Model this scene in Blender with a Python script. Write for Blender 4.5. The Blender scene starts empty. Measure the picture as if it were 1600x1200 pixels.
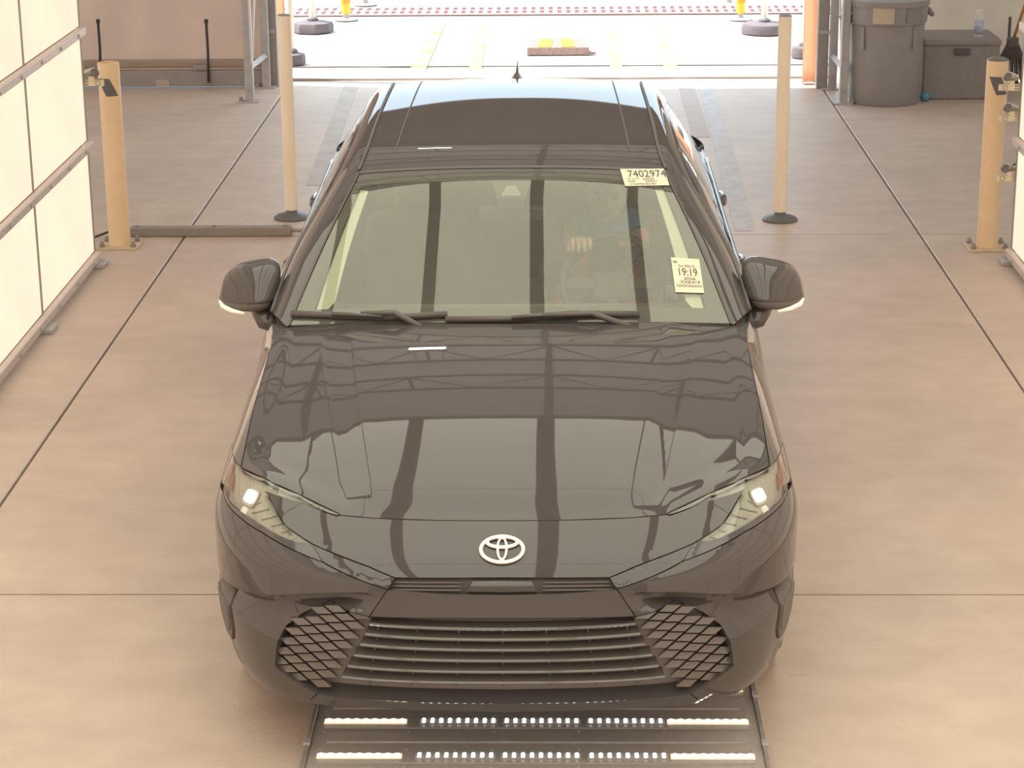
import bpy, bmesh, math, random
import numpy as np
from mathutils import Vector, Matrix
from mathutils.geometry import delaunay_2d_cdt
from mathutils.bvhtree import BVHTree
random.seed(7)
SC = bpy.context.scene
COL = SC.collection

# ------------------------------------------------------------------ camera
F_PX, CAM_H = 3404.3, 3.05
PSI, THETA, RHO = math.radians(1.33), math.radians(17.624), math.radians(0.513)
_F = np.array([-math.sin(PSI)*math.cos(THETA), math.cos(PSI)*math.cos(THETA), -math.sin(THETA)])
_R = np.array([math.cos(PSI), math.sin(PSI), 0.0])
_U = np.cross(_R, _F)
CR = _R*math.cos(RHO) - _U*math.sin(RHO)
CU = _U*math.cos(RHO) + _R*math.sin(RHO)
CF = _F
CO = np.array([0, 0, CAM_H])
cam = bpy.data.cameras.new('camera')
cam.sensor_width = 36.0
cam.lens = F_PX/1600*36
cam.clip_start, cam.clip_end = 0.05, 400
camo = bpy.data.objects.new('camera', cam)
COL.objects.link(camo)
m = Matrix.Identity(4)
for i in range(3):
    m[i][0], m[i][1], m[i][2], m[i][3] = CR[i], CU[i], -CF[i], CO[i]
camo.matrix_world = m
SC.camera = camo

# ------------------------------------------------------------------ world, sun, exposure
SKY_STRENGTH, SUN_STRENGTH, EXPOSURE = 2.8, 11.0, 0.0
PANEL_L = 2.45            # radiance of the lit wall and roof panels
w = bpy.data.worlds.new('sky'); SC.world = w; w.use_nodes = True
bg = w.node_tree.nodes['Background']
bg.inputs[0].default_value = (0.72, 0.88, 1.0, 1); bg.inputs[1].default_value = SKY_STRENGTH
sun = bpy.data.lights.new('sun', 'SUN'); sun.energy = SUN_STRENGTH; sun.angle = 0.01; sun.color = (1, 0.96, 0.9)
suno = bpy.data.objects.new('sun', sun); COL.objects.link(suno)
suno.rotation_euler = Vector((0.55, -0.10, -1.0)).to_track_quat('-Z', 'Y').to_euler()
SC.view_settings.view_transform = 'Standard'
SC.view_settings.look = 'None'
SC.view_settings.gamma = 1
SC.view_settings.use_curve_mapping = False
SC.view_settings.exposure = EXPOSURE
try:
    SC.cycles.use_denoising = True
    SC.cycles.max_bounces = 8
    SC.cycles.transparent_max_bounces = 16
    SC.cycles.sample_clamp_indirect = 6
    SC.cycles.caustics_reflective = False
    SC.cycles.caustics_refractive = False
except Exception:
    pass

# ------------------------------------------------------------------ pixel helpers (tracing of real positions)
def ray(u, v):
    d = CF*F_PX + CR*(u-800) - CU*(v-600)
    return d/np.linalg.norm(d)
def px_z(u, v, z=0.0):
    d = ray(u, v); return CO + d*((z-CAM_H)/d[2])
def px_y(u, v, y):
    d = ray(u, v); return CO + d*(y/d[1])
def px_x(u, v, x):
    d = ray(u, v); return CO + d*(x/d[0])

# ------------------------------------------------------------------ materials
MATS = {}
def srgb(r, g, b):
    f = lambda c: c/12.92 if c <= 0.04045 else ((c+0.055)/1.055)**2.4
    return (f(r/255), f(g/255), f(b/255))
def mat(name, col, rough=0.6, metal=0.0, spec=0.5, noise=0.0, nscale=20.0, col2=None, coat=0.0, bump=0.0,
        bscale=80.0, emit=None, estr=0.0, stretch=None, detail=4.0):
    if name in MATS: return MATS[name]
    M = bpy.data.materials.new(name); M.use_nodes = True; MATS[name] = M
    nt = M.node_tree; b = nt.nodes['Principled BSDF']
    b.inputs['Base Color'].default_value = (*col, 1)
    b.inputs['Roughness'].default_value = rough
    b.inputs['Metallic'].default_value = metal
    b.inputs['Specular IOR Level'].default_value = spec
    if coat:
        b.inputs['Coat Weight'].default_value = coat
        b.inputs['Coat Roughness'].default_value = 0.02
    tc = nt.nodes.new('ShaderNodeTexCoord')
    src = tc.outputs['Object']
    if stretch:
        mp = nt.nodes.new('ShaderNodeMapping'); mp.inputs['Scale'].default_value = stretch
        nt.links.new(src, mp.inputs['Vector']); src = mp.outputs['Vector']
    if noise or col2:
        n = nt.nodes.new('ShaderNodeTexNoise'); n.inputs['Scale'].default_value = nscale
        n.inputs['Detail'].default_value = detail
        nt.links.new(src, n.inputs['Vector'])
        r = nt.nodes.new('ShaderNodeValToRGB')
        c2 = col2 if col2 else tuple(c*(1-noise) for c in col)
        r.color_ramp.elements[0].position = 0.32; r.color_ramp.elements[1].position = 0.68
        r.color_ramp.elements[0].color = (*c2, 1); r.color_ramp.elements[1].color = (*col, 1)
        nt.links.new(n.outputs['Fac'], r.inputs['Fac']); nt.links.new(r.outputs['Color'], b.inputs['Base Color'])
    if bump:
        n = nt.nodes.new('ShaderNodeTexNoise'); n.inputs['Scale'].default_value = bscale
        nt.links.new(src, n.inputs['Vector'])
        bp = nt.nodes.new('ShaderNodeBump'); bp.inputs['Strength'].default_value = bump
        bp.inputs['Distance'].default_value = 0.01
        nt.links.new(n.outputs['Fac'], bp.inputs['Height']); nt.links.new(bp.outputs['Normal'], b.inputs['Normal'])
    if emit:
        b.inputs['Emission Color'].default_value = (*emit, 1); b.inputs['Emission Strength'].default_value = estr
    return M
def emat(name, col, s):
    M = bpy.data.materials.new(name); M.use_nodes = True; MATS[name] = M
    nt = M.node_tree; nt.nodes.clear()
    e = nt.nodes.new('ShaderNodeEmission'); o = nt.nodes.new('ShaderNodeOutputMaterial')
    e.inputs[0].default_value = (*col, 1); e.inputs[1].default_value = s
    nt.links.new(e.outputs[0], o.inputs[0]); return M
def glassmat(name, tint, refl=1.0, ior=1.5, rough=0.0, rcol=(1, 1, 1), veil=0.0):
    M = bpy.data.materials.new(name); M.use_nodes = True; MATS[name] = M
    nt = M.node_tree; nt.nodes.clear()
    t = nt.nodes.new('ShaderNodeBsdfTransparent'); t.inputs[0].default_value = (*tint, 1)
    g = nt.nodes.new('ShaderNodeBsdfGlossy'); g.inputs['Roughness'].default_value = rough
    g.inputs[0].default_value = (*rcol, 1)
    fr = nt.nodes.new('ShaderNodeFresnel'); fr.inputs[0].default_value = ior
    mu = nt.nodes.new('ShaderNodeMath'); mu.operation = 'MULTIPLY'; mu.inputs[1].default_value = refl; mu.use_clamp = True
    mx = nt.nodes.new('ShaderNodeMixShader'); o = nt.nodes.new('ShaderNodeOutputMaterial')
    nt.links.new(fr.outputs[0], mu.inputs[0]); nt.links.new(mu.outputs[0], mx.inputs[0])
    nt.links.new(t.outputs[0], mx.inputs[1]); nt.links.new(g.outputs[0], mx.inputs[2])
    out = mx.outputs[0]
    if veil:   # haze put in: pale diffuse mix lifting the dark seen through the pane
        d = nt.nodes.new('ShaderNodeBsdfDiffuse'); d.inputs[0].default_value = (0.80, 0.74, 0.66, 1)
        m2 = nt.nodes.new('ShaderNodeMixShader'); m2.inputs[0].default_value = veil
        nt.links.new(out, m2.inputs[1]); nt.links.new(d.outputs[0], m2.inputs[2]); out = m2.outputs[0]
    nt.links.new(out, o.inputs[0]); return M
def fabric(name, col, trans, noise=.06, nscale=3.0):
    # woven sheet that lets a share of the daylight through
    M = bpy.data.materials.new(name); M.use_nodes = True; MATS[name] = M
    nt = M.node_tree; nt.nodes.clear(); N = nt.nodes.new; L = nt.links.new
    tc = N('ShaderNodeTexCoord'); n = N('ShaderNodeTexNoise'); n.inputs['Scale'].default_value = nscale; L(tc.outputs['Object'], n.inputs['Vector'])
    r = N('ShaderNodeValToRGB'); r.color_ramp.elements[0].color = (*[c*(1-noise) for c in col], 1); r.color_ramp.elements[1].color = (*col, 1)
    r.color_ramp.elements[0].position = .35; r.color_ramp.elements[1].position = .65; L(n.outputs['Fac'], r.inputs['Fac'])
    d = N('ShaderNodeBsdfDiffuse'); t = N('ShaderNodeBsdfTranslucent'); m = N('ShaderNodeMixShader'); m.inputs[0].default_value = trans
    L(r.outputs['Color'], d.inputs[0]); L(r.outputs['Color'], t.inputs[0]); L(d.outputs[0], m.inputs[1]); L(t.outputs[0], m.inputs[2])
    o = N('ShaderNodeOutputMaterial'); L(m.outputs[0], o.inputs[0]); return M

PAINT = mat('black_car_paint', (0.080, 0.070, 0.068), 0.35, 0.0, 0.0, coat=1.0)
MATS['black_car_paint'].node_tree.nodes['Principled BSDF'].inputs['Coat IOR'].default_value = 1.55
TRIM = mat('dark_trim_plastic', (0.135, 0.118, 0.112), 0.5, noise=0.1, nscale=200)
GLOSSB = mat('gloss_black_trim', (0.078, 0.069, 0.068), 0.12, coat=0.5)
CHROME = mat('chrome', (0.85, 0.82, 0.72), 0.12, 1.0)
EMBL = mat('emblem_chrome', (0.95, 0.92, 0.80), 0.25, 0.35)
RUBBER = mat('tyre_rubber', (0.07, 0.065, 0.062), 0.8, noise=0.2)
ALLOY = mat('alloy_rim', (0.45, 0.44, 0.42), 0.3, 0.8)
WGLASS = glassmat('windshield_glass', (0.96, 0.98, 0.92), 2.0, 1.5, rcol=(0.97, 1.0, 0.90), veil=0.075)
SGLASS = glassmat('side_glass', (0.55, 0.60, 0.55), 1.6, 1.5)
LENS = glassmat('lamp_lens', (0.92, 0.92, 0.9), 1.3, 1.5)
INTER = mat('interior_black', (0.19, 0.17, 0.155), 0.8, noise=0.2, nscale=60)
INTERL = mat('interior_pale_trim', (0.80, 0.84, 0.62), 0.8, noise=0.06, nscale=80)
CONC = None

# ------------------------------------------------------------------ mesh builder
class MB:
    def __init__(s): s.v = []; s.f = []; s.m = []
    def add(s, vs, fs, mi=0):
        o = len(s.v); s.v += [tuple(map(float, p)) for p in vs]
        s.f += [tuple(i+o for i in f) for f in fs]; s.m += [mi]*len(fs); return s
    def box(s, c, d, R=None, mi=0, taper=1.0):
        x, y, z = d[0]/2, d[1]/2, d[2]/2
        P = [(-x,-y,-z),(x,-y,-z),(x,y,-z),(-x,y,-z),(-x*taper,-y*taper,z),(x*taper,-y*taper,z),(x*taper,y*taper,z),(-x*taper,y*taper,z)]
        R = R if R is not None else Matrix.Identity(3)
        P = [tuple(R @ Vector(p) + Vector(c)) for p in P]
        return s.add(P, [(0,3,2,1),(4,5,6,7),(0,1,5,4),(1,2,6,5),(2,3,7,6),(3,0,4,7)], mi)
    def bbox(s, c, d, b=0.01, R=None, mi=0):
        # box with chamfered edges
        bm = bmesh.new(); bmesh.ops.create_cube(bm, size=1)
        for v in bm.verts: v.co = Vector((v.co.x*d[0], v.co.y*d[1], v.co.z*d[2]))
        bmesh.ops.bevel(bm, geom=bm.edges[:], offset=b, segments=2, affect='EDGES', profile=0.5)
        R = R if R is not None else Matrix.Identity(3)
        bm.verts.ensure_lookup_table(); bm.verts.index_update()
        s.add([tuple(R @ v.co + Vector(c)) for v in bm.verts], [tuple(v.index for v in f.verts) for f in bm.faces], mi)
        bm.free(); return s
    def tube(s, pts, r, n=10, cap=True, mi=0, closed=False, flat=1.0, upv=None):
        pts = [Vector(p) for p in pts]; N = len(pts); rs = r if hasattr(r, '__len__') else [r]*N
        V = []; prev = None
        for i, p in enumerate(pts):
            if closed: t = pts[(i+1) % N]-pts[i-1]
            else: t = pts[min(i+1, N-1)]-pts[max(i-1, 0)]
            t.normalize()
            if upv is not None: a = Vector(upv)
            else: a = prev if prev is not None else (Vector((0,0,1)) if abs(t.z) < .9 else Vector((1,0,0)))
            x = t.cross(a)
            if x.length < 1e-6: x = t.orthogonal()
            x.normalize(); y = x.cross(t).normalized(); prev = y
            for k in range(n):
                q = 2*math.pi*k/n
                V.append(p + x*math.cos(q)*rs[i] + y*math.sin(q)*rs[i]*flat)
        F = []
        for i in range(N if closed else N-1):
            j = (i+1) % N
            for k in range(n):
                F.append((i*n+k, i*n+(k+1) % n, j*n+(k+1) % n, j*n+k))
        if cap and not closed:
            F.append(tuple(range(n-1, -1, -1))); F.append(tuple((N-1)*n+k for k in range(n)))
        return s.add(V, F, mi)
    def lathe(s, prof, c=(0,0,0), n=24, R=None, mi=0, sx=1.0, sy=1.0):
        R = R if R is not None else Matrix.Identity(3)
        V = []; F = []; N = len(prof)
        for r, z in prof:
            for k in range(n):
                q = 2*math.pi*k/n
                V.append(tuple(R @ Vector((r*math.cos(q)*sx, r*math.sin(q)*sy, z)) + Vector(c)))
        for i in range(N-1):
            for k in range(n):
                F.append((i*n+k, i*n+(k+1) % n, (i+1)*n+(k+1) % n, (i+1)*n+k))
        if prof[0][0] > 1e-5: F.append(tuple(range(n-1, -1, -1)))
        if prof[-1][0] > 1e-5: F.append(tuple((N-1)*n+k for k in range(n)))
        return s.add(V, F, mi)
    def grid(s, fn, nu, nv, mi=0, flip=False):
        V = [fn(i/(nu-1), j/(nv-1)) for j in range(nv) for i in range(nu)]
        F = []
        for j in range(nv-1):
            for i in range(nu-1):
                q = (j*nu+i, j*nu+i+1, (j+1)*nu+i+1, (j+1)*nu+i)
                F.append(q[::-1] if flip else q)
        return s.add(V, F, mi)
    def prism(s, poly, z0, z1, fn=None, mi=0):
        n = len(poly); V = [(p[0], p[1], z0) for p in poly]+[(p[0], p[1], z1) for p in poly]
        if fn: V = [fn(*p) for p in V]
        F = [tuple(range(n-1, -1, -1)), tuple(range(n, 2*n))]+[(i, (i+1) % n, n+(i+1) % n, n+i) for i in range(n)]
        return s.add(V, F, mi)
    def build(s, name, mats, parent=None, smooth=False, angle=None, fix=True):
        me = bpy.data.meshes.new(name); me.from_pydata(s.v, [], s.f)
        mats = mats if isinstance(mats, (list, tuple)) else [mats]
        for M in mats: me.materials.append(M)
        if len(mats) > 1: me.polygons.foreach_set('material_index', s.m)
        if fix:
            bm = bmesh.new(); bm.from_mesh(me); bmesh.ops.recalc_face_normals(bm, faces=bm.faces[:]); bm.to_mesh(me); bm.free()
        if smooth or angle:
            me.polygons.foreach_set('use_smooth', [True]*len(me.polygons))
            if angle: me.set_sharp_from_angle(angle=math.radians(angle))
        me.update()
        o = bpy.data.objects.new(name, me); COL.objects.link(o)
        if parent: o.parent = parent
        return o
def tag(o, label=None, cat=None, group=None, kind=None):
    if label: o['label'] = label
    if cat: o['category'] = cat
    if group: o['group'] = group
    if kind: o['kind'] = kind
    return o
def empty(name, loc=(0,0,0), rz=0.0, label=None, cat=None, group=None, kind=None):
    o = bpy.data.objects.new(name, None); COL.objects.link(o)
    o.location = loc; o.rotation_euler = (0, 0, rz); o.empty_display_size = 0.1
    return tag(o, label, cat, group, kind)
def copy_part(o, parent, loc=None, rot=None):
    c = o.copy(); COL.objects.link(c); c.parent = parent
    if loc is not None: c.location = loc
    if rot is not None: c.rotation_euler = rot
    for ch in list(o.children): copy_part(ch, c)
    return c
def rotz(a): return Matrix.Rotation(a, 3, 'Z')
def rotx(a): return Matrix.Rotation(a, 3, 'X')
def roty(a): return Matrix.Rotation(a, 3, 'Y')
# ================================================================== THE BAY
def concrete(name, c1, c2, rough=0.5):
    M = bpy.data.materials.new(name); M.use_nodes = True; MATS[name] = M
    nt = M.node_tree; b = nt.nodes['Principled BSDF']; N = nt.nodes.new; L = nt.links.new
    tc = N('ShaderNodeTexCoord')
    def noise(sc, det, stretch=(1, 1, 1)):
        mp = N('ShaderNodeMapping'); mp.inputs['Scale'].default_value = stretch; L(tc.outputs['Object'], mp.inputs['Vector'])
        n = N('ShaderNodeTexNoise'); n.inputs['Scale'].default_value = sc; n.inputs['Detail'].default_value = det
        L(mp.outputs['Vector'], n.inputs['Vector']); return n.outputs['Fac']
    r = N('ShaderNodeValToRGB'); r.color_ramp.elements[0].position = .35; r.color_ramp.elements[1].position = .65
    r.color_ramp.elements[0].color = (*c2, 1); r.color_ramp.elements[1].color = (*c1, 1)
    L(noise(0.9, 8), r.inputs['Fac'])
    r2 = N('ShaderNodeValToRGB'); r2.color_ramp.elements[0].position = .3; r2.color_ramp.elements[1].position = .75
    r2.color_ramp.elements[0].color = (.90, .89, .88, 1); r2.color_ramp.elements[1].color = (1.05, 1.05, 1.05, 1)
    L(noise(5, 8, (0.9, 1.3, 1)), r2.inputs['Fac'])
    mx = N('ShaderNodeMix'); mx.data_type = 'RGBA'; mx.blend_type = 'MULTIPLY'; mx.inputs['Factor'].default_value = 1
    L(r.outputs['Color'], mx.inputs[6]); L(r2.outputs['Color'], mx.inputs[7])
    r3 = N('ShaderNodeValToRGB'); r3.color_ramp.elements[0].position = .25; r3.color_ramp.elements[1].position = .36
    r3.color_ramp.elements[0].color = (.9, .89, .88, 1); r3.color_ramp.elements[1].color = (1, 1, 1, 1)
    L(noise(22, 6, (0.5, 1.5, 1)), r3.inputs['Fac'])
    m2 = N('ShaderNodeMix'); m2.data_type = 'RGBA'; m2.blend_type = 'MULTIPLY'; m2.inputs['Factor'].default_value = 1
    L(mx.outputs[2], m2.inputs[6]); L(r3.outputs['Color'], m2.inputs[7])
    L(m2.outputs[2], b.inputs['Base Color'])
    b.inputs['Roughness'].default_value = rough; b.inputs['Specular IOR Level'].default_value = 0.35
    bp = N('ShaderNodeBump'); bp.inputs['Strength'].default_value = .12; bp.inputs['Distance'].default_value = .01
    L(noise(60, 4), bp.inputs['Height']); L(bp.outputs['Normal'], b.inputs['Normal'])
    return M
CONC = concrete('bay_concrete', (0.62, 0.505, 0.42), (0.54, 0.445, 0.375), 0.5)
CONC_OUT = concrete('apron_concrete', (0.60, 0.56, 0.52), (0.52, 0.49, 0.46), 0.8)
JOINT = mat('joint_filler', (0.22, 0.18, 0.155), 0.9, noise=.2)
XL, XR, YJ = -2.218, 2.109, [-3.56, 1.79, 7.14, 12.49, 17.87]
END_Y = 17.55
floor_o = MB().box((0, 5.0, -0.13), (15.0, 26.0, 0.2)).build('floor', JOINT); tag(floor_o, kind='structure')
gap = 0.006
xs = [-7.4, XL, XR, 7.4]; ys = [-7.9]+YJ
for i in range(3):
    for j in range(len(ys)-1):
        x0, x1, y0, y1 = xs[i]+gap, xs[i+1]-gap, ys[j]+gap, ys[j+1]-gap
        b = 0.006
        mb = MB()
        c = [(x0, y0), (x1, y0), (x1, y1), (x0, y1)]; d = [(x0+b, y0+b), (x1-b, y0+b), (x1-b, y1-b), (x0+b, y1-b)]
        V = [(*p, -.08) for p in c]+[(*p, -b*.6) for p in c]+[(*p, 0) for p in d]
        mb.add(V, [(3,2,1,0)]+[(k, (k+1) % 4, 4+(k+1) % 4, 4+k) for k in range(4)]+[(4+k, 4+(k+1) % 4, 8+(k+1) % 4, 8+k) for k in range(4)]+[(8,9,10,11)])
        mb.build('slab', CONC, floor_o)
def floor_quad(name, pxs, M, parent, z=0.0025):
    P = [px_z(u, v, 0) for u, v in pxs]
    MB().prism([(p[0], p[1]) for p in P], 0.0, z).build(name, M, parent)
LINEW = mat('faded_white_line_paint', (0.60, 0.56, 0.56), 0.6, col2=(0.48, 0.43, 0.40), nscale=9)
LINEP = mat('faded_pink_line_paint', (0.52, 0.40, 0.35), 0.6, col2=(0.46, 0.38, 0.33), nscale=6)
floor_quad('painted_line', [(1090, 127), (1113, 127), (1180, 361), (1148, 361)], LINEW, floor_o)
floor_quad('painted_line', [(1058, 127), (1082, 127), (1110, 215), (1082, 215)], LINEP, floor_o)
floor_quad('painted_line', [(540, 127), (563, 127), (505, 290), (478, 290)], mat('worn_line_paint', (0.55, 0.48, 0.44), .6, col2=(.45, .385, .325), nscale=5), floor_o)

# building shell
SHELL = fabric('tent_roof_fabric', (0.47, 0.42, 0.39), .17)
TARP = fabric('tan_tarpaulin', (0.62, 0.52, 0.45), .50)
STEEL = mat('galvanised_steel', (0.50, 0.46, 0.45), 0.45, 0.1, noise=.15, nscale=12)
STEELD = mat('dark_grey_post_paint', (0.36, 0.32, 0.30), 0.6, noise=.1)
ceil_o = MB().add([(-7.5, -7.8, 5.6), (7.5, -7.8, 5.6), (7.5, 18.0, 5.6), (-7.5, 18.0, 5.6)], [(0, 1, 2, 3)]).build('ceiling', SHELL); tag(ceil_o, kind='structure')
# roof trusses
for ty in (3.0, 6.5, 10.0, 12.6, 15.2):
    mb = MB()
    mb.box((0, ty, 5.45), (14.8, .09, .09)).box((0, ty, 4.75), (14.8, .07, .07))
    for k in range(12):
        x0 = -7.2+k*1.2
        mb.tube([(x0, ty, 4.78), (x0+.6, ty, 5.42), (x0+1.2, ty, 4.78)], .022, 6)
        mb.box((x0+1.2, ty, 5.1), (.035, .035, .62))
    mb.build('roof_truss', STEELD, ceil_o)
for px_ in (-5.4, -2.7, 0, 2.7, 5.4):
    MB().box((px_, 5.0, 5.56), (.08, 25, .06)).build('purlin', STEELD, ceil_o)
for sx, nm in ((-1, 'wall_left'), (1, 'wall_right')):
    tag(MB().add([(sx*7.45, -7.8, 0), (sx*7.45, 18.0, 0), (sx*7.45, 18.0, 5.6), (sx*7.45, -7.8, 5.6)], [(0, 1, 2, 3)]).build(nm, TARP), kind='structure')
tag(MB().box((0, -7.75, 2.8), (14.8, 0.1, 5.6)).build('wall_back', TARP), kind='structure')
# end wall with the drive-out opening
OX0, OX1 = px_y(441, 120, END_Y)[0], px_y(1262, 120, END_Y)[0]
wend = MB().add([(-7.45, END_Y+.25, 3.9), (7.45, END_Y+.25, 3.9), (7.45, END_Y+.25, 5.6), (-7.45, END_Y+.25, 5.6)], [(0, 1, 2, 3)]).build('wall_front', mat('dark_header_sheet', (.34, .30, .28), .9, noise=.1, nscale=2))
tag(wend, kind='structure')

# fabric curtains at the end wall
def curtain(name, x0, x1, y, ztop, amp, label, seed, M=TARP, zb=0.02):
    rnd = random.Random(seed); ph = [rnd.uniform(0, 6.3) for _ in range(6)]; fr = [rnd.uniform(3, 16) for _ in range(6)]
    def fn(u, v):
        x = x0+(x1-x0)*u
        d = sum(math.sin(fr[k]*x+ph[k]+v*(k-2)*.7)*amp/(1+k*.4) for k in range(6))
        d += amp*1.2*math.exp(-((v-.0)/.05)**2)
        return (x, y+d*(0.4+0.6*v), zb+(ztop-zb)*v)
    o = MB().grid(fn, 90, 50).build(name, M, smooth=True)
    md = o.modifiers.new('thickness', 'SOLIDIFY'); md.thickness = .006
    return tag(o, label, 'curtain')
yt = px_z(260, 137)[1]
curtain('tarp_curtain', -7.2, px_y(432, 100, yt)[0]-.08, yt+.10, 4.0, .02, 'tan tarpaulin curtain hanging left of the bright doorway', 3, zb=.10)
yr = px_z(1470, 150)[1]+.75
TARPG = fabric('pale_grey_tarpaulin', (0.62, 0.56, 0.49), .48)
curtain('tarp_curtain', px_y(1332, 100, yr)[0], 7.2, END_Y+.12, 4.0, .018, 'pale grey tarpaulin curtain behind the dustbin and black box', 5, TARPG)
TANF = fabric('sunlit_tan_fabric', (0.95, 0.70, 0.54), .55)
def edge_curtain(u0, u1, vb, label, flare):
    y = px_z((u0+u1)/2, vb)[1]; a = px_y(u0, vb, y)[0]; b = px_y(u1, vb, y)[0]
    def fn(u, v):
        x = a+(b-a)*u + flare*max(0, (v-.02))*.05
        return (x, y+.12*math.sin(u*3.0)+.02*math.sin(u*9+v*5), .01+3.3*v)
    o = MB().grid(fn, 14, 30).build('door_flap', TANF, smooth=True)
    md = o.modifiers.new('thickness', 'SOLIDIFY'); md.thickness = .008
    return tag(o, label, 'door flap')
edge_curtain(432, 449, 128, 'tan fabric door flap on the left edge of the bright doorway', 0)
edge_curtain(1253, 1277, 133, 'tan fabric door flap on the right edge of the bright doorway', 0)

# bottom rail of the left curtain with paper sticker
r = empty('curtain_bottom_rail', (0, 0, 0), label='grey metal rail along the bottom of the left tarpaulin curtain', cat='rail')
xa, xb = -6.9, px_y(436, 120, yt)[0]-.12
MB().bbox(((xa+xb)/2, yt+.02, .075), (xb-xa, .07, .13), .006).build('channel', STEELD, r)
MB().bbox(((xa+xb)/2, yt+.04, .19), (xb-xa, .05, .07), .02).build('pole_pocket', TARP, r)
p = px_y(254, 130, yt-.02)
MB().box((p[0], yt-.017, p[2]), (.105, .004, .055)).build('sticker', mat('pink_paper', (.55, .44, .40), .7, noise=.06), r)
# black bungee straps
for (u0, v0, v1, lb) in ((153, 33, 118, 'black elastic strap hooked on the tarpaulin above the left bollard'), (322, 33, 128, 'black elastic strap with hook hanging at the middle of the left curtain')):
    a = px_y(u0, v0, yt-.03); b_ = px_y(u0+4, v1, yt-.03)
    e = empty('elastic_strap', (a[0], yt-.03, b_[2]), label=lb, cat='strap')
    MB().tube([(0, 0, a[2]-b_[2]), (.004, -.01, (a[2]-b_[2])*.5), (b_[0]-a[0], 0, 0)], .011, 8).build('cord', RUBBER, e, True)
    MB().tube([(b_[0]-a[0], 0, 0), (b_[0]-a[0]+.02, -.01, -.03), (b_[0]-a[0]-.02, -.01, -.03), (b_[0]-a[0], 0, 0)], .007, 6).build('hook', STEELD, e, True)
    MB().lathe([(.016, -.015), (.018, 0), (.014, .015)], (0, 0, a[2]-b_[2]), 10).build('end_knob', RUBBER, e, True)
p = px_y(314, 106, yt-.03)
tag(MB().bbox((p[0], yt-.02, p[2]), (.13, .03, .04), .008).build('clamp_plate', STEELD), 'small grey clamp plate on the left curtain beside the strap', 'clamp')

# steel frames either side of the doorway
def frame(name, label, uf, vf, ub, vb, upost, vpost, s):
    A = px_z(uf, vf); B = px_z(ub, vb); Pp = px_z(upost, vpost)
    e = empty(name, (A[0], A[1], 0), label=label, cat='frame')
    B = B-A; Pp = Pp-A
    for k, (x, y) in enumerate(((0, 0), (B[0], B[1]))):
        MB().bbox((x, y, 1.8), (.065, .065, 3.6), .006).build('leg', STEEL, e)
        MB().box((x-s*.0, y, .006), (.15, .12, .012)).build('foot_plate', STEEL, e)
        MB().lathe([(.016, 0), (.016, .03), (.0, .034)], (x-s*.07, y-.02, .01), 8).build('anchor_bolt', STEELD, e)
        MB().lathe([(.008, 0), (.008, .006), (0, .006)], (x, y-.034, .1), 8, rotx(math.pi/2)).build('bolt', STEELD, e)
    MB().tube([(0, 0, .26), (B[0], B[1], .26)], .028, 4).build('strut', STEEL, e)
    MB().tube([(0, 0, 1.6), (B[0], B[1], 1.6)], .028, 4).build('strut', STEEL, e)
    WR = mat('white_brace_rod', (.72, .68, .66), .5)
    MB().tube([(s*.03, -.035, .30), (s*.02, -.035, 3.4)], .009, 6).build('brace_rod', WR, e)
    MB().tube([(s*.03, -.03, .30), (B[0], B[1]-.03, 1.55)], .009, 6).build('brace_rod', WR, e)
    MB().bbox((Pp[0], Pp[1], 1.8), (.09, .09, 3.6), .008).build('post', STEELD, e)
    MB().bbox((Pp[0], Pp[1], .45), (.10, .10, .03), .004).build('post_band', STEEL, e)
frame('steel_frame', 'grey steel frame with brace rods left of the doorway', 391, 159, 417, 137, 428, 134, 1)
frame('steel_frame', 'grey steel frame with brace rods beside the dustbin', 1317, 162, 1300, 139, 1283, 137, -1)

# ------------------------------------------------------------------ light walls and light roof (tunnel)
WARM = (1.0, 0.96, 0.78)
def panel_mat(name, s, col):
    M = bpy.data.materials.new(name); M.use_nodes = True; nt = M.node_tree; nt.nodes.clear(); MATS[name] = M
    N = nt.nodes.new; L = nt.links.new
    tc = N('ShaderNodeTexCoord'); n = N('ShaderNodeTexNoise'); n.inputs['Scale'].default_value = 1.6; n.inputs['Detail'].default_value = 2
    L(tc.outputs['Object'], n.inputs['Vector'])
    r = N('ShaderNodeMapRange'); r.inputs[3].default_value = s*.9; r.inputs[4].default_value = s*1.1; L(n.outputs['Fac'], r.inputs[0])
    e = N('ShaderNodeEmission'); e.inputs[0].default_value = (*col, 1); L(r.outputs[0], e.inputs[1])
    o = N('ShaderNodeOutputMaterial'); L(e.outputs[0], o.inputs[0]); return M
WALLP = panel_mat('backlit_wall_panel', 1.22, (1.0, 0.76, 0.57))
ROOFP = panel_mat('backlit_roof_panel', PANEL_L, WARM)
RAIL = mat('aluminium_rail', (0.64, 0.54, 0.49), 0.45, 0.0, noise=.05, nscale=6)
FRAMEM = mat('panel_edge_seal', (0.30, 0.28, 0.25), 0.6)
cl, cr_ = px_z(150, 412), px_z(1583, 413)
TX0, TX1, TYE = cl[0], cr_[0], cl[1]
PH, PW = 0.63, 1.30
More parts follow.
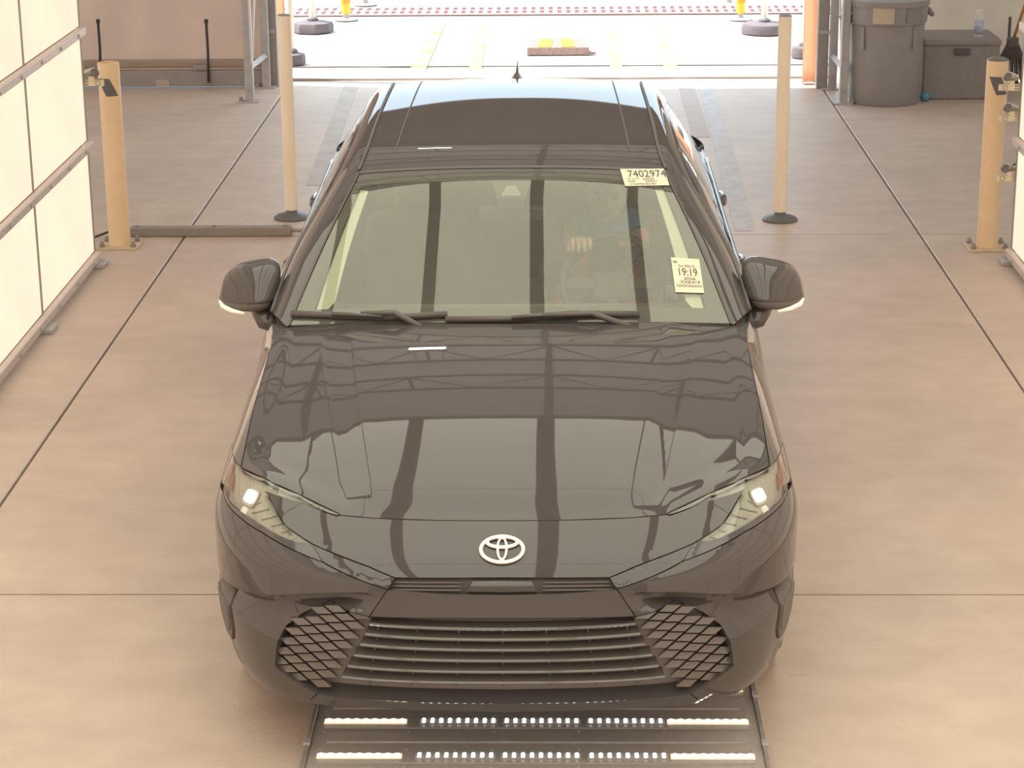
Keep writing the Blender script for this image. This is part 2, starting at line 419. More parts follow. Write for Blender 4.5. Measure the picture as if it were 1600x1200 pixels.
def light_wall(label, X, s):
    e = empty('light_wall', (X, TYE, 0), label=label, cat='light wall')
    NC, NR = 10, 5
    L = NC*PW
    pan = None
    for c in range(NC):
        for r_ in range(NR):
            y = -(c+.5)*PW; z = .05+(r_+.5)*PH
            if pan is None:
                pan = MB().box((0, 0, 0), (.03, PW-.014, PH-.05)).build('light_panel', WALLP, e); pan.location = (s*.02, y, z)
            else: copy_part(pan, e, (s*.02, y, z))
    rail = None
    for r_ in range(NR+1):
        z = .05+r_*PH
        if rail is None:
            rail = MB().bbox((0, 0, 0), (.035, L, .045), .006).build('rail', RAIL, e); rail.location = (-s*.016, -L/2, z)
            bm_ = MB()
            for k in range(NC*3): bm_.lathe([(.011, 0), (.011, .006), (.0, .008)], (-s*.018, L/2-.2-k*PW/3, .0), 8, roty(-s*math.pi/2))
            bm_.build('bolt_row', STEEL, rail)
        else: copy_part(rail, e, (-s*.016, -L/2, z))
    st = None
    for c in range(NC+1):
        if st is None:
            st = MB().box((0, 0, 0), (.02, .016, NR*PH)).build('edge_seal', FRAMEM, e); st.location = (s*.008, -c*PW, .05+NR*PH/2)
        else: copy_part(st, e, (s*.008, -c*PW, .05+NR*PH/2))
    MB().box((s*.05, -L/2, .05+NR*PH/2), (.03, L, NR*PH)).build('back_sheet', FRAMEM, e)
    ft = None
    for c in range(NC):
        if ft is None:
            ft = MB().bbox((0, 0, .014), (.10, .13, .028), .006).build('foot', STEEL, e); ft.location = (-s*.02, -.06-c*PW, 0)
        else: copy_part(ft, e, (-s*.02, -.06-c*PW, 0))
    return e
light_wall('tall backlit white panel wall along the left side of the bay', TX0, -1)
light_wall('backlit white panel wall along the right edge of the bay', TX1, 1)
# overhead light roof
ROOF_Z, ROOF_Y1, ROOF_Y0 = 3.62, 8.85, -5.5
PWX, GAPX, RX = 0.79, 0.105, -0.03+.2725
e = empty('light_roof', (0, 0, ROOF_Z), label='overhead roof of backlit panels whose glow the hood mirrors', cat='light roof')
pan = None; NX = 6; pl = (ROOF_Y1-ROOF_Y0)/8
for i in range(NX):
    for j in range(8):
        loc = ((i-(NX-1)/2)*PWX+RX-.2725, ROOF_Y1-(j+.5)*pl, 0)
        if pan is None:
            pan = MB().box((0, 0, 0), (PWX-GAPX, pl-.025, .03)).build('light_panel', ROOFP, e); pan.location = loc
        else: copy_part(pan, e, loc)
MB().box((RX-.2725, (ROOF_Y0+ROOF_Y1)/2, .06), (NX*PWX+.15, ROOF_Y1-ROOF_Y0+.1, .04)).build('roof_deck', mat('dark_roof_deck', (.10, .09, .085), .8), e)
for i in range(NX+1):
    MB().box(((i-NX/2)*PWX+RX-.2725, (ROOF_Y0+ROOF_Y1)/2, .012), (GAPX*.8, ROOF_Y1-ROOF_Y0+.1, .05)).build('beam', mat('dark_beam', (.12, .105, .095), .7), e)
for x in (TX0+.05, TX1-.05):
    for y in (TYE-.05, 5.0, 0):
        MB().box((x*1.02, y, 0.05-.2), (.06, .06, .5)).build('hanger', STEELD, e)
# high-bay lamp deeper in the bay
lamp = empty('bay_lamp', (-1.15, 14.8, 4.65), label='long ceiling lamp deeper in the bay', cat='lamp')
MB().bbox((0, 0, .05), (.42, .14, .08), .01).build('housing', STEELD, lamp)
MB().box((0, 0, .0), (.38, .10, .02)).build('diffuser', emat('lamp_glow', (1, .95, .85), 22), lamp)
for sx in (-.15, .15): MB().tube([(sx, 0, .09), (sx, 0, 1.0)], .006, 6).build('hanger_wire', STEELD, lamp)

# ------------------------------------------------------------------ outside
gnd = MB().box((0, YJ[-1]+30, -.11), (90, 60, .2)).build('ground_outside', CONC_OUT); tag(gnd, kind='structure')
YEL = mat('yellow_line_paint', (0.85, 0.70, 0.10), .8, col2=(.75, .64, .20), nscale=4)
for q in ([(682, 38), (696, 38), (662, 118), (636, 118)], [(748, 40), (762, 40), (752, 112), (732, 112)],
          [(948, 42), (962, 42), (973, 112), (954, 112)], [(1018, 40), (1032, 40), (1062, 115), (1040, 115)]):
    floor_quad('painted_line', q, YEL, gnd, -.003 if False else .002)
gnd.location.z = 0.008
# threshold strip
ya, yb_ = px_z(800, 124.5)[1], px_z(800, 113)[1]
th = MB().bbox(((OX0+OX1)/2, (ya+yb_)/2, .009), (OX1-OX0+.5, yb_-ya, .018), .004).build('threshold', concrete('threshold_concrete', (.52, .44, .40), (.44, .38, .35), .7)); tag(th, kind='structure')
yj = px_z(800, 104)[1]
MB().box((0, yj-YJ[-1]*0, -.0095), (12, .012, .02)).build('joint', JOINT, gnd)
# trench drain
y0d, y1d = px_z(800, 24.5)[1], px_z(800, 13)[1]
dr = empty('trench_drain', (0, y0d, .008), label='long pink and red slotted trench drain across the sunlit apron', cat='drain')
DRF = mat('pink_drain_frame', (.58, .36, .33), .7); DRD = mat('red_drain_slot', (.12, .04, .05), .8)
dw = y1d-y0d; x0, x1 = -6, 6
MB().box((0, dw/2, .002), (x1-x0, dw, .004)).build('trough', DRD, dr)
MB().box((0, .02, .005), (x1-x0, .05, .01)).box((0, dw-.02, .005), (x1-x0, .05, .01)).box((0, dw/2, .005), (x1-x0, .05, .01)).build('frame', DRF, dr)
mb = MB(); nb = 138
for k in range(nb):
    mb.box((x0+(k+.5)*(x1-x0)/nb, dw/2, .005), ((x1-x0)/nb*.5, dw, .009))
tag(mb.build('grate_bars', DRF, dr), kind='stuff')
RUBO = mat('sun_bleached_rubber', (0.15, 0.125, 0.135), .8, noise=.15, nscale=15)
def base_sign(u, v, wpx, n, label, pole=True, cat='sign stand'):
    P = px_z(u, v); D = (P-CO)@CF; r_ = wpx/2*D/F_PX
    e = empty('sign_stand', (P[0], P[1], .008), label=label, cat=cat)
    MB().lathe([(r_, 0), (r_*1.0, .055), (r_*.93, .085), (r_*.35, .10), (.0, .10)], n=n, R=rotz(.2)).build('rubber_base', RUBO, e, angle=30)
    if pole:
        MB().tube([(0, 0, .09), (0, 0, 2.2)], .032, 10).build('post', mat('white_sign_post', (.75, .68, .60), .6), e, True, 40)
        MB().lathe([(.06, .095), (.055, .12), (.035, .13)], n=12).build('collar', RUBO, e)
base_sign(489, 50, 66, 8, 'white sign post in octagonal rubber base left of the apron')
base_sign(1194, 52, 72, 28, 'white sign post in round rubber base right of the apron')
base_sign(456, 101, 44, 8, 'dark rubber stand base half hidden behind the left pole', True)
base_sign(1258, 90, 44, 28, 'dark rubber stand base half hidden behind the right pole', True)
YB = mat('yellow_post_paint', (0.80, 0.50, 0.05), .5, noise=.1)
for (u, v, lb) in ((541, 32, 'yellow post with bolted disc base nearest on the left of the drain'), (571, 8.5, 'yellow post beyond the drain on the left'),
                   (1157, 31.5, 'yellow post with bolted disc base nearest on the right of the drain'), (1139, 8, 'yellow post beyond the drain on the right')):
    P = px_z(u, v); e = empty('yellow_post', (P[0], P[1], .008), label=lb, cat='post')
    MB().tube([(0, 0, .06), (0, 0, 1.1)], [.045, .045], 14).build('tube', YB, e, True, 40)
    MB().lathe([(.12, 0), (.12, .012), (.03, .02), (.026, .07)], n=18).build('disc_base', mat('grey_disc', (.45, .42, .42), .6), e, angle=40)
    MB().lathe([(.046, .16), (.05, .17), (.05, .2), (.046, .21)], n=14).build('band', mat('orange_band', (.65, .30, .03), .5), e)
# rubber kerb stop
P = px_z(872, 87); P2 = px_z(872, 71)
ks = empty('rubber_wheel_stop', (P[0], P[1]+.12, .008), label='brown rubber wheel stop with two yellow patches in the apron centre', cat='wheel stop')
D = (P-CO)@CF; hw_ = 49*D/F_PX
KM = mat('brown_rubber', (.30, .21, .19), .9, noise=.25, nscale=40, bump=.4, bscale=60)
MB().add([(-hw_, -.13, 0), (hw_, -.13, 0), (hw_, .22, 0), (-hw_, .22, 0), (-hw_*.98, -.11, .06), (hw_*.98, -.11, .06), (hw_*.9, .17, .10), (-hw_*.9, .17, .10)],
         [(3,2,1,0), (4,5,6,7), (0,1,5,4), (1,2,6,5), (2,3,7,6), (3,0,4,7)]).build('body', KM, ks)
def kp(u, v):  # on sloping top
    return (hw_*.95*u, -.11+.28*v, .062+.04*v)
YP = mat('yellow_reflector', (.85, .62, .02), .6, noise=.15, nscale=30)
for (a, b_, c, d) in ((-.68, -.24, -.20, -.60), (.12, .56, .50, .10)):
    V = [kp(a, .04), kp(b_, .04), kp(c, .9), kp(d, .9)]; V2 = [(x, y, z+.004) for x, y, z in V]
    MB().add(V+V2, [(3,2,1,0), (4,5,6,7), (0,1,5,4), (1,2,6,5), (2,3,7,6), (3,0,4,7)]).build('reflector_patch', YP, ks)
MB().box((hw_*1.02, -.1, .012), (.1, .05, .02)).build('end_lug', KM, ks)
# far wall beyond the drain
tag(MB().box((0, 47, .3), (80, .3, .6)).build('wall_far', mat('pale_far_wall', (.7, .66, .6), .9)), kind='structure')

# ------------------------------------------------------------------ bollards, poles, cameras
TAN = mat('tan_bollard_paint', (0.92, 0.66, 0.41), .45, noise=.06, nscale=10)
TANB = mat('tan_plate_paint', (0.70, 0.53, 0.38), .55, noise=.12, nscale=14)
BLKD = mat('black_decal', (0.14, 0.13, 0.13), .5)
BOLT = mat('zinc_bolt', (0.36, 0.33, 0.29), .4, .6)
def bollard(u, v, vtop, label, side, open_top):
    P = px_z(u, v); T = px_y(u, vtop, P[1]); h = T[2]; D = (P-CO)@CF; r_ = 16.5*D/F_PX
    e = empty('bollard', (P[0], P[1], 0), label=label, cat='bollard')
    MB().lathe([(r_, .012), (r_, h-.004), (r_-.006, h), (r_-.010, h), (r_-.011, h-.06), (0, h-.06)] if open_top else [(r_, .012), (r_, h)], n=32).build('tube', TAN, e, angle=40)
    if not open_top: MB().lathe([(r_*.98, h-.005), (r_*.96, h+.004), (r_*.7, h+.014), (0, h+.018)], n=32).build('cap', mat('grey_cap', (.20, .17, .165), .5), e, True)
    MB().bbox((0, 0, .007), (.235, .19, .014), .003).build('base_plate', TANB, e)
    for sx in (-1, 1):
        for sy in (-1, 1):
            MB().lathe([(.017, .012), (.017, .028), (.012, .03), (.010, .045), (0, .045)], (sx*.09, sy*.068, 0), 6).build('anchor_bolt', BOLT, e)
    # black arrow shaped decal wrapped round the front of the tube
    z1 = h-.085; z0 = h-.185
    def fn(a, b_):
        ang = math.radians(-90)+(-.95+1.15*a+.80*(1-b_))
        return ((r_+.0015)*math.cos(ang), (r_+.0015)*math.sin(ang), z0+(z1-z0)*b_)
    MB().grid(fn, 12, 4).build('arrow_decal', BLKD, e, True)
bollard(187.5, 385, 97, 'tan steel bollard with black arrow mark beside the left light wall', -1, True)
bollard(1542, 388, 94, 'tan steel bollard with black arrow mark beside the right light wall', 1, False)
WPOLE = mat('scuffed_white_pole', (0.97, 0.84, 0.69), .5, col2=(.90, .76, .60), nscale=14, stretch=(1, 1, .25))
def pole(u, v, ut, vt, label):
    P = px_z(u, v); D = (P-CO)@CF; T = px_y(ut, vt, P[1]); r_ = 10.2*D/F_PX
    e = empty('flexible_pole', (P[0], P[1], 0), label=label, cat='pole')
    a = T-P
    f = lambda t: (a[0]*t, 0, a[2]*t)
    MB().tube([f(.045), f(.3), f(.6), f(1)], r_, 24).build('tube', WPOLE, e, angle=40)
    c = f(1)
    MB().lathe([(r_*.99, 0), (r_*.95, .005), (r_*.6, .008), (0, .009)], c, 24).build('cap', mat('blue_grey_cap', (.30, .30, .34), .5), e, True)
    MB().lathe([(r_*2.7, 0), (r_*2.7, .010), (r_*2.3, .022), (r_*1.0, .035), (r_*.85, .045), (r_*.85, .075), (0, .075)], n=32).build('rubber_base', mat('black_base_rubber', (.15, .145, .145), .5), e, angle=50)
pole(456, 341, 443.5, 24, 'scuffed white flexible pole left of the car roof')
pole(1218.5, 344, 1227, 25, 'scuffed white flexible pole right of the car roof')
# low cable bar on the floor
a, b_ = px_z(203, 371), px_z(455, 370)
bar = empty('floor_bar', ((a[0]+b_[0])/2, a[1]+.04, 0), label='low grey bolted floor bar behind the left bollard', cat='floor bar')
Lb = b_[0]-a[0]
MB().bbox((0, 0, .028), (Lb, .07, .056), .008).build('body', mat('grey_bar_paint', (.30, .26, .23), .6, noise=.1), bar)
for k in (-.46, .02, .46): MB().lathe([(.012, .056), (.012, .063), (0, .065)], (k*Lb, 0, 0), 8).build('bolt', BOLT, bar)
MB().tube([(Lb/2, 0, .03), (Lb/2+.06, 0, .03)], .012, 8).build('end_pin', STEELD, bar)
c0 = px_z(147, 374)
tag(MB().tube([(c0[0], c0[1], .012), (c0[0]+.08, c0[1]+.04, .035), (a[0]-.01, a[1]+.04, .03)], .007, 8).build('floor_cable', RUBBER), 'thin black cable from the left light wall to the floor bar', 'cable')

CREAM = mat('cream_bracket', (0.70, 0.62, 0.44), .5); BLK = mat('black_camera_plastic', (.13, .115, .115), .35)
def wall_camera(u, v, s, label, wire=False):
    y = TYE+.02
    P = px_y(u, v, y)
    e = empty('inspection_camera', tuple(P), label=label, cat='camera')
    k = 1.0
    # bracket: cream strap with round adjuster, arm to the wall
    MB().bbox((-s*.005, 0, -.055), (.085, .02, .035), .004).build('bracket', CREAM, e)
    MB().bbox((s*.075, 0, -.055), (.10, .012, .012), .002).box((s*.075, 0, -.040), (.10, .012, .006)).box((s*.075, 0, -.070), (.10, .012, .006)).build('arm', CREAM, e)
    rg = MB()
    for q in range(8): rg.lathe([(.0035, 0), (.0035, .004), (0, .004)], (-s*.015+.013*math.cos(q*.785), -.01, -.055+.013*math.sin(q*.785)), 6, rotx(math.pi/2))
    rg.build('adjuster_ring', STEELD, e)
    MB().lathe([(.018, -.03), (.020, 0), (.020, .03), (.015, .034)], (s*.028, .01, .004), 16, roty(-s*1.2)@rotx(.5)).build('body', mat('silver_camera_body', (.55, .5, .42), .3, .6), e, angle=40)
    MB().lathe([(.018, -.02), (.022, .01), (.023, .05), (.019, .056), (0, .052)], (-s*.012, -.03, .006), 18, roty(-s*.35)@rotx(1.35)).build('lens_barrel', BLK, e, angle=40)
    MB().bbox((s*.02, 0, -.03), (.03, .03, .03), .004).build('clamp', CREAM, e)
    if wire: MB().tube([(s*.03, 0, .01), (s*.07, 0, .035), (s*.11, .0, .07)], .004, 6).build('wire', RUBBER, e, True)
wall_camera(148, 114, -1, 'small black lens camera on the left light wall by the bollard top')
wall_camera(1575, 121, 1, 'topmost of three small cameras on the right light wall', False)
wall_camera(1575, 169, 1, 'middle one of three small cameras on the right light wall')
wall_camera(1571, 263, 1, 'lowest of three small cameras on the right light wall, with wire', True)

# ------------------------------------------------------------------ dustbin, box, bottle, broom
P = px_z(1388, 168); D = (P-CO)@CF; rb = 56*D/F_PX
BIN = mat('grey_bin_plastic', (0.33, 0.30, 0.285), .55, noise=.08, nscale=8)
by = P[1]+rb
e = empty('dustbin', (P[0], by, 0), label='large round grey dustbin with handles near the right steel frame', cat='dustbin')
hb = px_y(1388, 6, by-rb)[2]
MB().lathe([(rb*.94, 0), (rb*.98, .015), (rb*1.03, hb*.55), (rb*1.06, hb*.78), (rb*1.11, hb*.79), (rb*1.14, hb*.97), (rb*1.14, hb), (rb*1.05, hb), (rb*1.0, hb*.7), (0, hb*.6)], n=40).build('barrel', BIN, e, angle=45)
MB().lathe([(rb*1.12, hb-.03), (rb*1.17, hb-.03), (rb*1.18, hb+.01), (rb*1.12, hb+.015)], n=40).build('rim', BIN, e, angle=45)
for ang in (math.radians(-170), math.radians(10)):
    MB().tube([(rb*1.14*math.cos(ang-.25), rb*1.14*math.sin(ang-.25), hb*.9), (rb*1.32*math.cos(ang), rb*1.32*math.sin(ang), hb*.84), (rb*1.14*math.cos(ang+.25), rb*1.14*math.sin(ang+.25), hb*.9)], .02, 8).build('handle', BIN, e, True)
def wrap(a0, a1, z0, z1, rr):
    return lambda u, v: (rr*math.cos(a0+(a1-a0)*u), rr*math.sin(a0+(a1-a0)*u), z0+(z1-z0)*v)
MB().grid(wrap(math.radians(-118), math.radians(-88), hb*.81, hb*.985, rb*1.148), 10, 3).build('paper_label', mat('tan_label', (.60, .48, .37), .7, noise=.05), e, True)
MB().grid(wrap(math.radians(-70), math.radians(-40), hb*.82, hb*.96, rb*1.148), 10, 3).build('recess_panel', mat('bin_recess', (.27, .24, .23), .6), e, True)
for k in range(2):
    a0 = math.radians(-135+k*84)
    MB().bbox((rb*1.075*math.cos(a0), rb*1.075*math.sin(a0), hb*.66), (.02, .035, hb*.22), .006, rotz(a0)).build('rib', BIN, e)
# box
p0, p1 = px_z(1440, 156), px_z(1556, 153)
bw = p1[0]-p0[0]; BX = mat('black_box_plastic', (.30, .265, .25), .6, noise=.1)
zt = px_y(1500, 62, p0[1])[2]
e = empty('storage_box', ((p0[0]+p1[0])/2, p0[1]+.26, 0), label='black storage box against the tarpaulin right of the dustbin', cat='box')
MB().bbox((0, 0, zt*.46), (bw, .52, zt*.92), .015).build('body', BX, e)
MB().bbox((0, 0, zt*.95), (bw*1.03, .55, zt*.10), .015).build('lid', BX, e)
MB().bbox((0, -.27, zt*.8), (.12, .02, .05), .006).build('latch', mat('box_latch', (.11, .1, .095), .5), e)
# spray bottle
q = px_y(1529, 52, p0[1]+.15)
e = empty('spray_can', (q[0], p0[1]+.15, zt), label='small white and blue spray can on the black box', cat='bottle')
hc = .21
MB().lathe([(.034, 0), (.036, .006), (.036, hc*.76), (.030, hc*.84)], n=18).build('can', mat('white_can', (.72, .70, .66), .4), e, angle=40)
MB().lathe([(.0368, hc*.1), (.0368, hc*.62)], n=18).build('label_band', mat('blue_can_label', (.35, .42, .62), .5, col2=(.62, .62, .66), nscale=25), e, True)
MB().lathe([(.026, hc*.82), (.026, hc*.95), (.012, hc), (0, hc)], n=14).build('cap', mat('white_cap', (.78, .76, .72), .4), e, angle=40)
# blue cap on the floor
q = px_z(1445, 158)
tag(MB().lathe([(.02, 0), (.032, .012), (.036, .035), (.03, .06), (.012, .068), (0, .069)], (q[0], q[1], 0), 16).build('blue_ball', mat('blue_plastic', (.10, .30, .38), .5), smooth=True), 'small blue plastic cap on the floor between dustbin and box', 'cap')
# broom leaning at the right edge
q = px_z(1572, 128); yq = END_Y-.12
b0 = px_y(1582, 66, yq); t0 = px_y(1600, 12, yq)
dv = (t0-b0)/np.linalg.norm(t0-b0)
e = empty('broom', (b0[0], yq, b0[2]), label='broom with orange handle leaning behind the right bollard', cat='broom')
MB().tube([(0, 0, 0), tuple(dv*1.1)], .012, 10).build('handle', mat('orange_handle', (.62, .28, .08), .5), e, True)
mb = MB()
for k in range(26):
    a0 = -1.2+2.4*k/25
    mb.tube([(a0*.03, (k % 3-1)*.012, 0), (a0*.12, (k % 3-1)*.03, -.22), (a0*.16, (k % 3-1)*.04, -b0[2]+.02)], .009, 5)
tag(mb.build('bristles', mat('dark_bristles', (.16, .135, .12), .9, noise=.2), e), kind='stuff')
MB().bbox((0, 0, .0), (.09, .06, .08), .01).build('ferrule', BLK, e)
q = px_y(1577, 50, yq+.06)
tag(MB().tube([(q[0], yq+.06, 0), (q[0], yq+.06, q[2]+.12)], .012, 8).build('thin_rod', BLK), 'thin black rod standing by the broom', 'rod')

# ------------------------------------------------------------------ under-car scanner plate with light rows
s0, s1 = px_z(478, 1200), px_z(1196, 1200)
SY0, SY1 = s0[1]-.7, s0[1]+1.6
SXC, SW = (s0[0]+s1[0])/2, s1[0]-s0[0]
sp = empty('underbody_scanner', (SXC, SY0, 0), label='black floor plate with rows of lit lamps under the car nose', cat='floor scanner')
PL = mat('scanner_black_plate', (.46, .41, .38), .45, noise=.1, nscale=30)
MB().bbox((0, (SY1-SY0)/2, .008), (SW, SY1-SY0, .016), .004).build('base_plate', PL, sp)
for sx in (-1, 1):
    er = MB().bbox((sx*(SW/2+.008), (SY1-SY0)/2, .014), (.016, SY1-SY0, .028), .004).build('edge_rail', mat('pale_edge_rail', (.48, .44, .40), .45, .4, noise=.2), sp)
    for k in range(7):
        MB().bbox((sx*(SW/2+.008), .15+k*.33, .03), (.022, .035, .012), .003).build('rail_clip', STEEL, er)
rowY = [px_z(820, v, .026)[1]-SY0 for v in (1180, 1126)]
pitch = rowY[1]-rowY[0]
rows = [rowY[0]+k*pitch for k in range(-3, 7)]
LEDW = emat('led_warm', (1.0, .93, .78), 9.0); LEDC = emat('led_cool', (.88, .93, 1.0), 7.0)
DIFF = mat('led_diffuser_bar', (.75, .62, .48), .4, emit=(1, .80, .55), estr=.7)
SLOT = mat('led_slot_dark', (.40, .36, .33), .4)
segs = [(-.5*SW+.03, -.5*SW+.295, 'w'), (-.5*SW+.335, -.5*SW+.585, 'c'), (-.5*SW+.600, -.5*SW+.85, 'c'), (-.5*SW+.868, -.5*SW+1.118, 'c'), (-.5*SW+1.125, -.5*SW+1.385, 'w')]
kx = SW/1.415
proto = {}
for ri, ry in enumerate(rows):
    strip = MB().bbox((0, 0, 0), (SW*.955, .075, .006), .002).build('lamp_row', SLOT, sp); strip.location = (0, ry, .018)
    for si, (a, b_, t) in enumerate(segs):
        a = -.5*SW+(a+.5*SW)*kx; b_ = -.5*SW+(b_+.5*SW)*kx
        key = (si,)
        if key not in proto:
            bar_ = MB().bbox((0, 0, 0), (b_-a, .030, .006), .002).build('led_bar', DIFF if t == 'w' else SLOT, strip); bar_.location = ((a+b_)/2, 0, .004)
            n = 9; mb = MB()
            for k in range(n):
                x = (k-(n-1)/2)*(b_-a)/n
                if t == 'w': mb.lathe([(.0095, 0), (.0095, .003), (.006, .005), (0, .0055)], (x, 0, .003), 10)
                else:
                    for dy in (-.008, .008): mb.lathe([(.0055, 0), (.0055, .003), (0, .0045)], (x, dy, .003), 8)
            tag(mb.build('led_dots', LEDW if t == 'w' else LEDC, bar_, True), kind='stuff')
            proto[key] = bar_
        else: copy_part(proto[key], strip)
    bl = MB()
    for k in range(6):
        x = -SW*.475+k*SW*.19
        for dy in (-.055, .055): bl.lathe([(.006, 0), (.006, .003), (0, .004)], (x, dy, -.002), 8)
    bl.build('screw_row', STEEL, strip)
for k in range(len(rows)-1):
    MB().bbox((0, (rows[k]+rows[k+1])/2, .018), (SW*.93, .035, .006), .002).build('cover_strip', PL, sp)

# ================================================================== THE CAR
CY0 = 5.70
_ax, _bx = px_y(784.5, 859, CY0+.06)[0], px_y(808, 118, CY0+3.55)[0]
CRZ = -math.atan2(_bx-_ax, 3.49)
CAR_LOC = (_ax, CY0, 0.0)
car = empty('car', CAR_LOC, CRZ, 'black four-door sedan with lit headlights facing the camera', 'car')
_c, _s = math.cos(-CRZ), math.sin(-CRZ)
def to_local(p):
    x, y = p[0]-CAR_LOC[0], p[1]-CAR_LOC[1]
    return np.array([_c*x-_s*y, _s*x+_c*y, p[2]])
def dir_local(d): return np.array([_c*d[0]-_s*d[1], _s*d[0]+_c*d[1], d[2]])
CO_L = to_local(CO)
def lray(u, v): return dir_local(ray(u, v))

class Spline:   # natural cubic, linear outside
    def __init__(s, pts):
        x = np.array([p[0] for p in pts], float); y = np.array([p[1] for p in pts], float); n = len(x)
        h = np.diff(x); A = np.zeros((n, n)); b = np.zeros(n); A[0, 0] = A[-1, -1] = 1
        for i in range(1, n-1):
            A[i, i-1] = h[i-1]; A[i, i] = 2*(h[i-1]+h[i]); A[i, i+1] = h[i]
            b[i] = 3*((y[i+1]-y[i])/h[i]-(y[i]-y[i-1])/h[i-1])
        c = np.linalg.solve(A, b); s.x, s.y, s.c, s.h = x, y, c, h
        s.b = (y[1:]-y[:-1])/h-h*(2*c[:-1]+c[1:])/3; s.d = (c[1:]-c[:-1])/(3*h)
    def __call__(s, t):
        x = s.x
        if t <= x[0]: return float(s.y[0]+s.b[0]*(t-x[0]))
        if t >= x[-1]:
            i = len(x)-2; h = s.h[i]; sl = s.b[i]+2*s.c[i]*h+3*s.d[i]*h*h; return float(s.y[-1]+sl*(t-x[-1]))
        i = int(np.searchsorted(x, t, 'right')-1); d = t-x[i]
        return float(s.y[i]+s.b[i]*d+s.c[i]*d*d+s.d[i]*d**3)
def curve3(pts):
    P = [np.array(p, float) for p in pts]; t = [0.0]
    for i in range(1, len(P)): t.append(t[-1]+np.linalg.norm(P[i]-P[i-1]))
    t = [q/t[-1] for q in t]
    S = [Spline([(t[i], P[i][k]) for i in range(len(P))]) for k in range(3)]
    return (lambda q: np.array([S[0](q), S[1](q), S[2](q)])), t

Y0S = Spline([(.16, .105), (.20, .062), (.25, .030), (.33, .008), (.43, .0), (.53, .004), (.60, .014), (.653, .032), (.70, .088), (.761, .20), (.82, .325), (.88, .47), (.94, .66)])
WBS = Spline([(.16, .835), (.22, .862), (.30, .880), (.45, .895), (.60, .902)])
ZTS = Spline([(.0, .70), (.3, .775), (.5, .830), (.7, .880), (.85, .910), (1.0, .934), (1.3, .968), (1.6, .988), (2.5, 1.0), (4.0, 1.03), (4.9, 1.03)])
LF = 0.65
def LFz(z): return .65-.32*sstep(.60, .82, z)
def sstep(a, b, t):
    t = min(1, max(0, (t-a)/(b-a))); return t*t*(3-2*t)
def WF(y, z):
    w0 = WBS(min(z, .60))
    if z > .60:
        wt = .795+.05*sstep(1.3, 1.75, y)
        q = (z-.60)/(ZTS(y)-.60)
        w0 = .902-(.902-wt)*q**2.4
    if y > 4.2: pass
    return max(w0, .05)
def hw(y, z):
    c = (y-Y0S(z))/LFz(z)
    if c <= 0: return 0.0
    k = 1.0 if c >= 1 else (1-(1-c)**2)**.25
    if y > 4.27:
        r = min(1, (y-4.27)/.65); k *= (max(0, 1-r*r))**.25 if r < 1 else 0
    return WF(y, z)*k
# plan-arc table
_tau = np.linspace(0, math.pi/2, 4000); _xx = .9*np.sqrt(np.sin(_tau)); _yy = LF*(1-np.cos(_tau))
_arc = np.concatenate([[0], np.cumsum(np.hypot(np.diff(_xx), np.diff(_yy)))]); XIM = float(_arc[-1])
def G(xi, z, dep=0.0, disp=True):
    """point of the body skin: xi = signed arc length round the plan, z = height"""
    s = -1 if xi < 0 else 1; a = abs(xi)
    y0 = Y0S(z)
    if a <= XIM:
        t = float(np.interp(a, _arc, _tau)); y = y0+LFz(z)*(1-math.cos(t)); k = math.sqrt(max(0, math.sin(t)))
    else: y = y0+LFz(z)+(a-XIM); k = 1.0
    x = WF(y, z)*k
    if y > 4.27:
        r = min(1, (y-4.27)/.65); x *= (max(0, 1-r*r))**.25
    p = np.array([s*x, y, z])
    d = dep+(recess(x, z) if disp else 0)
    if d:
        e = 1e-3
        if True:
            xn = s*max(a, .02)
            q1 = G(xn+e*s, z, 0, False); q2 = G(xn, z+e, 0, False); b0 = G(xn, z, 0, False)
            n = np.cross(q1-b0, q2-b0); n /= np.linalg.norm(n)
            # inward
            if n[0]*s > 0 and a > XIM or (a <= XIM and n[1] < 0): n = -n
            if a > XIM and n[0]*s > 0: n = -n
        p = p+n*d
    return p
ZC = Spline([(.2, .632), (.35, .612), (.5, .600), (.7, .555), (.84, .520), (.92, .505)])
def recess(x, z):
    if z > .66 or z < .36 or x > .93 : return 0.0
    zc = ZC(x)
    m_ = sstep(.34, .48, x)*(1-sstep(.865, .90, x))
    if m_ <= 0: return 0.0
    tri = max(0.0, min((x-.46)/.19, (.86-x)/.20)); tri = min(1, tri)
    rl = .03+.085*tri
    st = min(1, max(0, (zc-z)/.012))
    t = min(1, max(0, (zc-.026-z)/rl))
    return .050*m_*st*(1-t)
def G_inv(p):
    s = -1 if p[0] < 0 else 1; x = abs(p[0]); y0 = Y0S(p[2]); c = (p[1]-y0)/LFz(p[2])
    r_ = x/WF(p[1], p[2])
    if c >= 1: return s*(XIM+(p[1]-y0-LFz(p[2]))), p[2]
    t = math.asin(min(1, r_*r_)) if r_ < .85 else math.acos(max(-1, min(1, 1-c)))
    return s*float(np.interp(t, _tau, _arc)), p[2]
